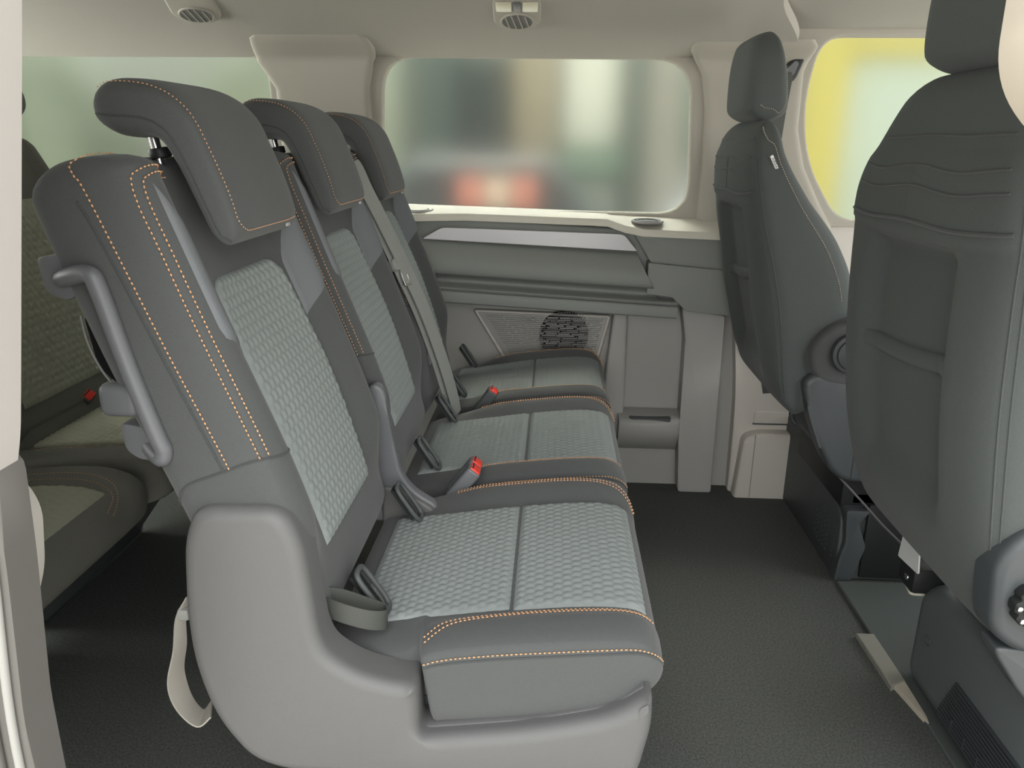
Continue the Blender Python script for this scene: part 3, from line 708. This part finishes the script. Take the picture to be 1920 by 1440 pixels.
# loose strap behind the shell and strap loop beside the cushion
st = [(-.452, .835, .505), (-.468, .832, .475), (-.474, .830, .43), (-.484, .828, .385), (-.478, .828, .345), (-.460, .83, .318), (-.445, .835, .330)]
ns_ = 6*5+1
ribbon('release_strap', crom(st, 5), [(.004-.010*sst(.5, 1, k/ns_), .006+.010*sst(.1, .6, k/ns_), 0) for k in range(ns_)], .0022, mat('pale_webbing', (150, 146, 138), .6, .3, 1500), S1)
box('strap_clip', (-.470, .826, .472), (-.455, .842, .488), BELT, S1, .003)
lp_ = crom([(-.292, .868, .475), (-.262, .862, .468), (-.232, .868, .456), (-.214, .885, .446), (-.220, .903, .444), (-.242, .90, .455), (-.270, .89, .472), (-.294, .88, .482)], 5)
ribbon('strap_loop', lp_, [(0, .002, .0135)]*len(lp_), .002, BLTD, S1)
# tall lever bracket between the near and the middle backrest
LB = round_poly([(-.325, .56), (-.322, .645), (-.308, .662), (-.290, .652), (-.280, .58), (-.265, .49), (-.242, .458), (-.20, .432), (-.20, .395), (-.325, .395)], [0, .02, .02, .02, .06, .05, .05, .01, 0, 0], 5)
lb = plate('lever_bracket', LB, 'y', 1.258, 1.276, PLB, S1, .006, 3, label='tall grey lever bracket beside the backrest')
plate('bracket_cover', round_poly([(-.30, .47), (-.268, .466), (-.205, .428), (-.205, .39), (-.30, .39)], [.01, .02, .01, 0, 0], 4), 'y', 1.250, 1.285, PLA, S1, .006, 3)
# =================================================================== belts and buckles
bl = thing('seat_belt', 'grey shoulder belt hanging along the middle seat with its latch tongue', 'seat belt', (-.35, 1.68, .5))
bp = crom([(-.470, 1.60, 1.035), (-.435, 1.635, 1.02), (-.412, 1.66, .96), (-.382, 1.685, .885), (-.345, 1.71, .79), (-.305, 1.735, .68), (-.27, 1.755, .56), (-.248, 1.765, .47), (-.24, 1.77, .42)], 6)
bw = [(.006, .022, .006)]*len(bp)
ribbon('webbing', bp, bw, .002, BELT, bl)
bp2 = bp+np.array([.012, .010, 0]); ribbon('webbing', bp2[6:], bw[6:], .002, BELT, bl)
plate('tongue', round_poly([(-.028, -.014), (.028, -.014), (.032, .010), (.018, .017), (-.018, .017), (-.032, .010)], .006, 4), 'y', -.009, .009, BELT, None, .004, 2, back=True).name = 'tongue_tmp'
tq = bpy.data.objects['tongue_tmp']; tq.name = 'tongue'
TM = Matrix.Translation((-.347, 1.712, .800)) @ Matrix.Rotation(radians(68), 4, 'Z') @ Matrix.Rotation(radians(-20), 4, 'X')
tq.data.transform(TM); tq.data.transform(Matrix.Translation(-ORG[bl])); tq.parent = bl
v = []
tl = holed('latch_plate', round_poly([(-.013, -.04), (.013, -.04), (.013, 0), (-.013, 0)], .004, 3), [round_poly([(-.008, -.033), (.008, -.033), (.008, -.012), (-.008, -.012)], .002, 2)], .003, .0005, CHR, lambda a, b, d: TM @ Vector((a+.004, d-.004, b-.012)), bl)
def buckle(name, label, loc, d, two=False, col=RED):
    b = thing(name, label, 'belt buckle', loc, 'belt buckles')
    d = Vector(d).normalized(); q = Vector((0, 0, 1)).rotation_difference(d)
    def put(o):
        o.data.transform(Matrix.Translation(loc) @ q.to_matrix().to_4x4()); o.data.transform(Matrix.Translation(-Vector(loc))); return o
    offs = (-.017, .017) if two else (0,)
    for k, oy in enumerate(offs):
        h = box('housing', (-.014, oy-.0155, -.075), (.014, oy+.0155, 0), PLD if not two else PLB, None, .005, seg=3); h.parent = b; put(h)
        r = box('release_button', (-.0105, oy-.0125, -.010), (.0105, oy+.0125, .003), col, None, .002); r.parent = b; put(r)
        s = box('tongue_slot', (-.0085, oy-.0115, .0015), (-.0055, oy+.0115, .0036), BLK, None, 0); s.parent = b; put(s)
    return b
buckle('belt_buckle', 'double buckle with two bright red buttons beside the near seat cushion', (-.137, 1.345, .475), (.62, 0, .78), True)
buckle('belt_buckle', 'single buckle with red button at the foot of the hanging belt', (-.140, 1.815, .475), (.55, -.1, .83))
buckle('belt_buckle', 'red buckle lying on the shaded rear bench', (-1.12, 1.72, .468), (.5, -.35, .4))
# =================================================================== third row
def third(name, label, yc, hw):
    t = thing(name, label, 'seat', (-1.0, yc, 0), 'third-row seats')
    def bb(yf, z, x): return .025*sst(.62, .86, abs(yf))
    rows = []
    for fx, fz, tk in ((-1.12, .44, .10), (-1.135, .55, .12), (-1.165, .72, .12), (-1.21, .90, .12), (-1.25, 1.05, .11), (-1.262, 1.10, .10)):
        w_ = hw*(1-.26*sst(.92, 1.10, fz)); rows.append((fx-tk/2, fz-.02, tk/2, tk/2, w_, w_))
    B = Pillow(yc, rows, n=4.5, cap0=.04, cap1=.06, bump=bb); B.mesh('backrest', FAB3, t, 40, 56)
    uz = lambda z: B.u_f(z, 2)
    B.patch('quilted_panel', lambda q: -.62, lambda q: .80-.12*q, uz(.50), uz(.93), QU3, t, .004, .0200, .0045, .0045, label='olive grey quilted backrest panel')
    Hh = Pillow(yc, [(-1.33, 1.16, .03, .03, .11, .11), (-1.27, 1.18, .035, .035, .12, .12), (-1.22, 1.16, .03, .03, .12, .12), (-1.20, 1.11, .022, .022, .11, .11)], n=4, cap0=.03, cap1=.03, flip=-1)
    if Hh.N[2][1] < 0: Hh.N = -Hh.N
    Hh.mesh('headrest', FAB3, t, 24, 40)
    for sy in (-.05, .05): tube('headrest_post', [(-1.285, yc+sy, 1.06), (-1.28, yc+sy, 1.16)], .006, CHR, t, 10)
    def cb(yf, z, x): return .018*sst(.62, .84, abs(yf))
    C = Pillow(yc, [(-1.18, .36, .05, .04, hw, hw), (-1.05, .37, .05, .06, hw, hw), (-.93, .38, .05, .07, hw, hw), (-.86, .375, .05, .07, hw*.97, hw*.97), (-.80, .35, .04, .05, hw*.93, hw*.93)], n=5, cap0=.02, cap1=.05, bump=cb, flip=-1)
    if C.N[2][1] < 0: C.N = -C.N
    C.mesh('cushion', FAB3, t, 40, 64)
    ux = lambda x: float(np.interp(x, C.P[:, 0], C.d)/C.L)
    C.patch('quilted_panel', lambda q: -.62, lambda q: .62, ux(-1.15), ux(-.85), QU3, t, .004, .0200, .0028, .005, label='olive grey quilted cushion panel')
    ts = C.th
    stitches('cushion_stitching', [C.line([(ts(a), ux(-1.12)), (ts(a), ux(-1.0)), (ts(a), ux(-.90)), (ts(a*.94), ux(-.85)), (ts(a*.6), ux(-.828+b))], 16) for a, b in ((.70, 0), (.76, .008), (-.70, 0))], STI, t, .007, .005, .001)
    box('seat_box', (-1.17, yc-hw+.02, 0), (-.93, yc+hw-.02, .33), PLD, t, .03, fn=lambda c: (c[0]-.0-(.20 if c[2] < .1 and c[0] > -1.0 else 0), c[1], c[2]))
    box('gap_filler', (-1.34, yc-hw+.005, .24), (-1.13, yc+hw-.005, .475), FAB3, t, .02)  # added filler block, hides the bright gap between backrest and cushion
    return t
third('bench_seat', 'shaded third-row seat beside the door pillar with an olive quilted cushion', 1.135, .255)
third('bench_seat', 'shaded third-row seat farther from the door with its quilted backrest in view', 1.665, .255)

# =================================================================== front seats
FFR = mat('front_knit', (77, 81, 80), .95, .25, 900, .10, 1100, spec=.2, sheen=.1)
def front_seat(name, label, yc, hw, rear, hx, near_side, hz=1.125, shr=.22):
    """rear: list of (z, x of the rear face, thickness)"""
    t = thing(name, label, 'seat', (rear[3][1]+.2, yc, 0), 'front seats seen from behind')
    zt = max(r[0] for r in rear)
    def bb(yf, z, x):
        return -.030*(1-sst(.40, .64, abs(yf)))*sst(.50, .60, z)*(1-sst(.925, .955, z)) + .004*sst(.955, .962, z)*(1-sst(1.04, 1.06, z))*(1-sst(.9, .97, abs(yf)))
    rows = [(x+k/2, z, k/2, k/2, hw*(1-.05*sst(.62, .46, z))*(1-.10*sst(.98, 1.06, z)-shr*sst(1.03, zt, z)), hw*(1-.05*sst(.62, .46, z))*(1-.10*sst(.98, 1.06, z)-shr*sst(1.03, zt, z))) for z, x, k in rear]
    B = Pillow(yc, rows, n=4.5, cap0=.04, cap1=.05, bump=bb, flip=-1)
    zc = [B.u_f(z, 2) for z in (.935, .945, .953, .956, .959, .962, .97)]
    B.mesh('backrest', FFR, t, 90, 96, extra=zc)
    uz = lambda z: B.u_f(z, 2)
    th = B.th
    def hline(z, wob=.004, y=.90, n=13, sag=0):
        return B.line([(th(a), uz(z+wob*cos(a*6.5)-sag*a*a)) for a in np.linspace(y-.10, -y, n)], 5, .0005)
    for z, wb in ((1.075, .001), (1.032, .004), (1.004, .004)): groove('yoke_seam', hline(z, wb), FAB, t, .0017)
    groove('flap_edge', hline(.957, .002, .93), FAB, t, .0030)
    groove('centre_seam', B.line([(pi/2, uz(.962)), (pi/2, uz(1.035))], 12, .0002), FFR, t, .0016)
    # hem of the map pocket crossing the recess
    v = []; f = []; nn = 24
    for i in range(nn+1):
        a = .66-1.32*i/nn; zc_ = .752+.030*i/nn+.012*(1-(2*i/nn-1)**2)*-1
        for k, (dz, o) in enumerate(((.016, -.004), (.013, .005), (.006, .008), (-.006, .008), (-.013, .005), (-.016, -.004))):
            v.append(B.front(a, uz_fast(B, zc_+dz), o if 2 < i < nn-2 else o*.3-.005))
    for i in range(nn):
        for k in range(5): f.append((i*6+k, i*6+k+1, (i+1)*6+k+1, (i+1)*6+k))
    mk('pocket_hem', v, f, FFR, t, None, 180)
    for a in (-.955, -.978): groove('corner_seam', B.line([(th(a), uz(.50)), (th(a), uz(.7)), (th(a), uz(.9)), (th(a), uz(1.03))], 14, .0003), FFR, t, .0014)
    # near side: pale stitching along the front edge of the side panel
    L = B.line([(pi-.3, uz(1.10)), (pi+.0, uz(1.07)), (pi+.10, uz(1.0)), (pi+.20, uz(.90)), (pi+.26, uz(.80)), (pi+.28, uz(.70))], 16)
    stitches('side_stitching', [L], mat('pale_thread', (206, 188, 168), .7), t, .0056, .0048, .0012)
    q = L[0][30]; 
    tgm = Matrix.Translation(Vector(q)+Vector((-.012, -.0005, -.002)))
    tg = box('airbag_tag', (-.0035, -.0012, -.020), (.0035, .0012, .020), WHT, None, .0008); tg.parent = t
    tg.data.transform(tgm @ Matrix.Rotation(radians(-28), 4, 'Y')); tg.data.transform(Matrix.Translation(-ORG[t])); ORG[tg] = ORG[t]
    tx = text('tag_lettering', 'AIRBAG', Vector((0, 0, 0)), tgm @ Matrix.Rotation(radians(-28), 4, 'Y') @ Matrix.Translation((0, -.0014, 0)) @ Matrix.Rotation(radians(90), 4, 'X') @ Matrix.Rotation(radians(-90), 4, 'Z'), .0085, BLK, tg, ext=.0002)
    # headrest
    hr = [(hx+.050, hz-.012, .042, .048), (hx+.050, hz+.02, .050, .050), (hx+.050, hz+.07, .051, .042), (hx+.050, hz+.12, .049, .032), (hx+.050, hz+.155, .044, .023), (hx+.051, hz+.178, .036, .016)]
    H = Pillow(yc, [(x, z, a, b, w_, w_) for (x, z, a, b), w_ in zip(hr, (.105, .125, .130, .125, .105, .085))], n=5, cap0=.028, cap1=.026, flip=-1, inset=.8)
    hd = H.mesh('headrest', FFR, t, 36, 56)
    stitches('headrest_stitching', [H.line([(pi-.1, .18), (pi+.2, .10), (pi+.55, .3), (pi+.6, .6), (pi+.5, .85)], 14)], MATS['pale_thread'], hd, .005, .0038, .0008)
    for sy in (-.06, .06):
        tube('headrest_post', [(hx+.05, yc+sy, zt-.03), (hx+.05, yc+sy, hz+.04)], .0065, CHR, t, 12)
        cyl('post_guide', (hx+.05, yc+sy, zt+.012), (0, 0, 1), .014, .016, BLK, t, 16)
    return t, B
def uz_fast(B, z):
    if not hasattr(B, 'zg'):
        B.ug = np.linspace(0, 1, 200); B.zg = np.array([B.pt(pi/2, u)[2] for u in B.ug])
    return float(np.interp(z, B.zg, B.ug))
Pillow.u_f_orig = Pillow.u_f
def _uf(s, val, axis):
    if axis == 2 and s.P[-1, 1]-s.P[0, 1] > .3: return uz_fast(s, val)
    return Pillow.u_f_orig(s, val, axis)
Pillow.u_f = _uf
D, DB = front_seat('front_seat', 'dark seat on the far side with an upright headrest and a white side tag', 1.965, .235,
    [(.45, .55, .06), (.50, .525, .12), (.56, .503, .17), (.70, .468, .23), (.80, .447, .215), (.92, .425, .148), (1.03, .420, .088), (1.115, .437, .062)], .420, -1)
P, PB = front_seat('front_seat', 'large dark seat back closest to the door pillar with a map pocket recess', 1.18, .265,
    [(.395, .62, .06), (.44, .600, .10), (.50, .573, .14), (.60, .546, .18), (.75, .524, .20), (.90, .516, .175), (1.0, .518, .135), (1.08, .535, .10), (1.165, .560, .075)], .545, -1, 1.175, .34)
FSP = mat('front_seat_plastic', (66, 70, 72), .42, .12, 1400, spec=.5)
# far front seat: recliner cover, side shell, pedestal
plate('recliner_cover', round_poly([(.575, .62), (.60, .545), (.70, .53), (.80, .57), (.80, .72), (.69, .70), (.62, .68)], .05, 6), 'y', 1.706, 1.745, FAB, D, .016, 4)
cyl('recliner_cap', (.672, 1.702, .618), (0, -1, 0), .046, .022, PLD, D, 36, .006)
cyl('recliner_disc', (.672, 1.690, .618), (0, -1, 0), .036, .010, FSP, D, 36, .003)
plate('base_shell', round_poly([(.575, .545), (.60, .568), (.66, .565), (.78, .50), (1.05, .46), (1.05, .30), (.69, .30), (.645, .355), (.60, .46)], [.03, .03, .04, .05, .02, .02, .06, .05, .03], 6), 'y', 1.708, 1.76, FSP, D, .022, 5)
box('shell_joint', (.712, 1.7075, .31), (.7135, 1.7095, .50), BLK, D, 0)
box('seat_cushion', (.68, 1.76, .30), (1.12, 2.17, .46), FAB2, D, .05, seg=3)
box('under_frame', (.735, 1.80, .19), (1.05, 2.16, .31), BLK, D, .01)
ped = plate('pedestal', round_poly([(1.775, 0), (2.315, 0), (2.315, .27), (1.86, .20), (1.79, .17)], [.01, .01, .02, .02, .02], 4), 'x', .738, 1.12, PLD, D, .006, 2)
plate('pedestal_corner', round_poly([(.734, .0), (.775, .0), (.80, .10), (.775, .165), (.80, .20), (.74, .20), (.748, .11), (.738, .06)], .008, 4), 'y', 1.765, 1.80, FSP, D, .004, 2)
bm = bmesh.new()
for k in range(9): bmbox(bm, (.7355, 1.812+.004*(k % 2), .045+k*.0125), (.7385, 1.822+.004*(k % 2), .0475+k*.0125))
for j in range(5):
    for k in range(8): bmbox(bm, (.736, 1.86+j*.022, .04+k*.014), (.7385, 1.866+j*.022, .044+k*.014))
from_bm('vent_slots', bm, FSP, D, 'stuff', 30)
box('pedestal_shade_plate', (.795, 1.768, .012), (1.10, 1.78, .215), BLK, D, .004)  # flat black plate standing in for the shade in the side recess
box('pedestal_bracket', (.76, 1.80, .20), (.86, 1.86, .235), FSP, D, .006)
tube('release_bar', crom([(.60, 2.05, .47), (.66, 2.06, .40), (.675, 2.06, .335), (.69, 2.05, .32)], 5), .007, PLD, D, 8)
tube('cable', crom([(.70, 1.75, .30), (.75, 1.72, .25), (.80, 1.66, .20), (.86, 1.58, .16), (.93, 1.55, .155)], 6), .003, PLA, D, 8)
# near front seat: side shell with ribbed knob, pedestal with louvres, label
plate('side_cover', round_poly([(.574, .552), (.604, .602), (.70, .612), (.95, .612), (.95, .405), (.630, .418), (.586, .447)], [.04, .04, .03, .02, .02, .02, .03], 6), 'y', .900, .95, FSP, P, .018, 5)
plate('lower_cover', round_poly([(.60, .42), (.95, .40), (.95, .18), (.70, .30), (.655, .34)], [.02, .02, .02, .05, .05], 5), 'y', .915, .955, FSP, P, .014, 4)
kp = []; KX, KZ = .632, .500
for i in range(90):
    a = 2*pi*i/90; kp.append((KX+(.034-.0045*max(0, cos(9*a))**2)*cos(a), KZ+(.034-.0045*max(0, cos(9*a))**2)*sin(a)))
plate('lumbar_knob', kp, 'y', .884, .900, BLK, P, .004, 2)
torus('knob_ring', (KX, .884, KZ), (0, -1, 0), .021, .0025, CHR, P, 30, 6)
for k in range(9):
    a = 2*pi*(k+.5)/9; cyl('knob_grip', (KX+.0285*cos(a), .884, KZ+.0285*sin(a)), (0, -1, 0), .0038, .006, CHR, P, 10, .001)
box('seat_cushion', (.74, .98, .35), (1.2, 1.40, .46), FAB2, P, .05, seg=3)
box('under_frame', (.80, 1.0, .20), (1.12, 1.36, .31), BLK, P, .01)
PEDM = mat('pedestal_plastic', (96, 101, 101), .5, .12, 1200, spec=.4)
box('pedestal', (.752, .93, 0), (1.16, 1.415, .235), PEDM, P, .045, seg=4)
bm = bmesh.new()
for k in range(12): bmbox(bm, (.747, .96+.010*k*.5, .034+k*.0085), (.756, 1.255-.012*k*.3, .0385+k*.0085))
for k in range(5): bmbox(bm, (.7465, 1.20-k*.045, .034), (.750, 1.2025-k*.045, .064))
from_bm('pedestal_louvres', bm, FSP, P, 'stuff', 30)
torus('screw_ring', (.752, 1.335, .135), (-1, 0, 0), .010, .0015, FSP, P, 16, 6)
plate('warning_label', round_poly([(1.345, .275), (1.432, .266), (1.425, .325), (1.36, .34)], .004, 4), 'x', .715, .718, WHT, P, 0)
for k in range(3): box('label_print', (.7142, 1.358+k*.006, .2665), (.7152, 1.361+k*.006, .2695), BLK, P, 0)
box('latch_block', (.73, 1.385, .205), (.80, 1.455, .262), BLK, P, .008)
box('latch_pin', (.727, 1.405, .225), (.742, 1.42, .235), CHR, P, .003)
plate('foam_pad', round_poly([(.735, 1.40), (.80, 1.395), (.80, 1.44), (.745, 1.45)], .012, 4), 'z', .208, .195, mat('cream_foam', (214, 208, 190), .8), P, .004, 2)
# floor rail covers between the front seats and the aisle
fp = plate('floor_mat_edge', [(.737, 1.76), (.735, 1.10), (1.1, 1.10), (1.1, 1.76)], 'z', .008, 0, mat('floor_panel_plastic', (76, 81, 78), .7, .2, 900), None, .003, 1); tag(fp, 'flat dark floor panel between the two front seat pedestals', 'floor panel')
rc = thing('rail_cover', 'worn grey metal strip on the carpet beside the near pedestal', 'floor strip', (.73, 1.43, 0))
plate('strip', [(.703, 1.53), (.742, 1.53), (.744, 1.372), (.708, 1.352)], 'z', .013, 0, mat('brushed_grey', (150, 148, 138), .5, .1, 800, metal=.3), rc, .002, 1)
plate('end_piece', round_poly([(.716, 1.368), (.744, 1.374), (.742, 1.27), (.738, 1.25)], .004, 3), 'z', .010, 0, mat('beige_plastic', (186, 176, 160), .6), rc, .002, 1)
# =================================================================== roof vents
def vent(name, label, x, y, z, rot, lamp, tilt=8):
    t = thing(name, label, 'air vent', (x, y, z), None)
    m4 = Matrix.Translation((x, y, z)) @ Matrix.Rotation(radians(rot), 4, 'Z') @ Matrix.Rotation(radians(tilt), 4, 'X')
    def put(o): o.data.transform(m4); o.data.transform(Matrix.Translation(-Vector((x, y, z)))); o.parent = t; ORG[o] = Vector((x, y, z)); return o
    L = .20 if lamp else .09
    put(plate('housing', round_poly([(-.058, -L), (.058, -L), (.058, .03), (.03, .062), (-.03, .062), (-.058, .03)], [.01, .01, .03, .03, .03, .03], 6), 'z', -.006, .02, PIL, None, .006, 3))
    put(cyl('vent_opening', (0, .012, -.0065), (0, 0, 1), .038, .003, BLK, None, 36, 0))
    put(torus('vent_ring', (0, .012, -.0068), (0, 0, 1), .039, .003, PIL, None, 36, 8))
    for k in range(4):
        xx = -.024+k*.016; h = sqrt(.037**2-xx*xx)
        put(box('vent_blade', (xx-.0014, .012-h, -.0105), (xx+.0014, .012+h, -.006), PIL, None, .0006, fn=lambda c: (c[0]+(c[1]-.012)*.18, c[1], c[2])))
    if lamp:
        lm = mat('lamp_lens', (205, 200, 178), .25)
        for sx in (-.031, .031): put(box('lamp_lens', (sx-.019, -.085, -.010), (sx+.019, -.04, -.004), lm, None, .004))
        put(box('lamp_switch', (-.009, -.085, -.011), (.009, -.045, -.004), PLB, None, .003))
        put(box('switch_lip', (-.010, -.044, -.010), (.010, -.036, -.005), PIL, None, .002))
    else:
        pass
    return t
vent('roof_vent', 'round slatted roof vent with reading lamps above the middle window', -.102, 2.04, 1.354, 2, True, -17)
vent('roof_vent', 'round slatted roof vent above the rear window near the door pillar', -.88, 2.0, 1.362, 14, False, -15)
box('roof_clip', (.545, 1.70, 1.412), (.585, 1.73, 1.426), PIL, None, .006)
tag(bpy.data.objects['roof_clip'], 'small pale clip on the front headliner', 'clip')
# =================================================================== outside, seen through the glass
asp = box('ground', (-30, -14, -.62), (30, 40, -.55), mat('bounce_ground', (196, 192, 184), .9, .3, 60, .12, 6), None, 0); asp['kind'] = 'structure'  # ground colour lightened to bounce daylight up onto the ceiling
def ext(name, label, cat, loc): return thing(name, label, cat, loc)
b = ext('shop_building', 'low shop building across the yard behind the middle window', 'building', (0, 10, -.55))
def seg(nm, x0, x1, z0, z1, y, col, dep=.4): return box(nm, (x0, y, z0), (x1, y+dep, z1), mat('paint_%d_%d_%d' % col, tuple(int(c*.80) for c in col), .8), b, .02)
seg('wall', -6, 6, -.55, 3.2, 10.4, (160, 165, 150), .5)
seg('pillar', -2.35, -1.95, -.55, 3, 9.9, (176, 186, 160))
seg('doorway', -1.75, -1.25, -.55, 2.4, 10.1, (80, 94, 84))
seg('doorway', -1.22, -.62, -.55, 2.1, 10.0, (38, 50, 44))
seg('shutter', -.55, .0, .5, 2.6, 10.1, (172, 158, 128))
seg('sign_panel', .10, .74, 1.05, 2.3, 9.95, (238, 238, 216))
seg('awning', .05, .80, .70, 1.0, 9.8, (130, 158, 132))
seg('wall_panel', .05, .80, -.55, .66, 10.0, (182, 186, 172))
seg('pillar', .84, 1.05, -.55, 2.8, 9.8, (84, 98, 82))
seg('wall_panel', 1.10, 1.60, -.55, 2.4, 10.1, (186, 178, 162))
seg('wall_panel', 1.62, 2.4, 1.0, 2.6, 9.9, (126, 156, 132))
seg('sign_panel', -2.62, -2.36, .9, 1.8, 9.7, (196, 52, 50), .1)
def car(name, label, x, y, L, H, col, face=1, lights=None):
    t = ext(name, label, 'car', (x, y, -.55)); m = mat('car_paint_%d_%d_%d' % col, col, .3, spec=.6)
    pr = round_poly([(-L/2, .22), (L/2, .22), (L/2, .62), (L*.36, .72*H/1.4+.05), (L*.20, H), (-L*.30, H), (-L*.46, .80*H/1.4+.05), (-L/2, .62)], .10, 4)
    plate('body', [(x+a, -.55+c) for a, c in pr], 'y', y-.8, y+.8, m, t, .08, 3, back=True)
    plate('side_window', [(x+a, -.55+c) for a, c in round_poly([(-L*.38, H*.66), (L*.28, H*.66), (L*.17, H*.93), (-L*.27, H*.93)], .05, 3)], 'y', y-.812, y-.79, BLK, t, .005, 1)
    for sx in (-L*.31, L*.31):
        for sy in (-.74, .74):
            w_ = cyl('wheel', (x+sx, y+sy, -.55+.3), (0, 1, 0), .30, .2, BLK, t, 28, .03)
            cyl('hub', (x+sx, y+sy+(-.1 if sy < 0 else .1), -.55+.3), (0, 1, 0), .18, .03, SIL, t, 20, .01)
    if lights:
        for sx in (-.36, .14): box('tail_light', (x+sx, y-.83, -.55+1.02), (x+sx+.24, y-.80, -.55+1.32), mat('tail_red', (178, 104, 84), .5), t, .02)
        box('rear_panel', (x-.10, y-.83, -.55+1.04), (x+.12, y-.80, -.55+1.30), mat('pale_panel_paint', (190, 172, 148), .5), t, .02)
    return t
car('parked_car', 'dark parked car with red lamps outside the middle window', -.55, 8.2, 2.9, 1.48, (58, 66, 62), 1, True)
car('parked_car', 'pale bluish parked car outside the front end of the middle window', 2.6, 7.0, 3.4, 1.35, (176, 184, 192))
yf = ext('poster_stand', 'yellow framed stand with a pale panel outside the far front window', 'poster stand', (2.4, 5, -.55))
YEL = mat('yellow_paint', (160, 148, 56), .6)
for x0, x1, z0, z1 in ((1.46, 1.74, -.55, 1.74), (3.4, 3.62, -.55, 1.74), (1.74, 3.4, 1.56, 1.74)):
    box('frame_bar', (x0, 5, z0), (x1, 5.12, z1), YEL, yf, .02)
box('panel', (1.74, 5.04, .3), (3.4, 5.10, 1.56), mat('pale_panel', (150, 160, 144), .6), yf, .01)
box('lower_panel', (1.74, 5.03, -.4), (3.4, 5.09, .3), mat('blue_panel', (96, 110, 160), .6), yf, .01)
def bush(name, label, x, y, r, h, col):
    bm = bmesh.new(); bmesh.ops.create_icosphere(bm, subdivisions=4, radius=1)
    from mathutils import noise
    for v_ in bm.verts:
        k = 1+.35*noise.noise(v_.co*2.3+Vector((x, y, 0)))+.12*noise.noise(v_.co*9)
        v_.co = Vector((x+v_.co.x*r*k, y+v_.co.y*r*k, -.55+h/2+v_.co.z*h/2*k))
    t = ext(name, label, 'bush', (x, y, -.55)); from_bm('foliage', bm, mat('leaf_%d' % col[0], col, .9, 1, 12, .25, 4), t, None, 180)
    tube('stem', [(x, y, -.55), (x, y, -.55+h*.5)], .06, mat('bark', (80, 66, 52), .9), t, 8)
bush('garden_bush', 'broad green bush outside the rear window beside the door pillar', -5.7, 8.2, 1.05, 2.6, (88, 96, 76))
bush('garden_bush', 'paler green bush outside the rear window behind the nearest headrest', -3.2, 8.8, .72, 2.4, (98, 104, 84))
hs = ext('pale_house', 'pale house wall far behind the bushes of the rear window', 'building', (-6, 13, -.55))
box('wall', (-10, 12.5, -.55), (-2.9, 13, 4), mat('pale_render', (132, 138, 124), .8), hs, .02)
box('window', (-6.7, 12.44, 1.9), (-5.3, 12.52, 2.6), mat('dark_pane', (54, 66, 60), .3), hs, .02)
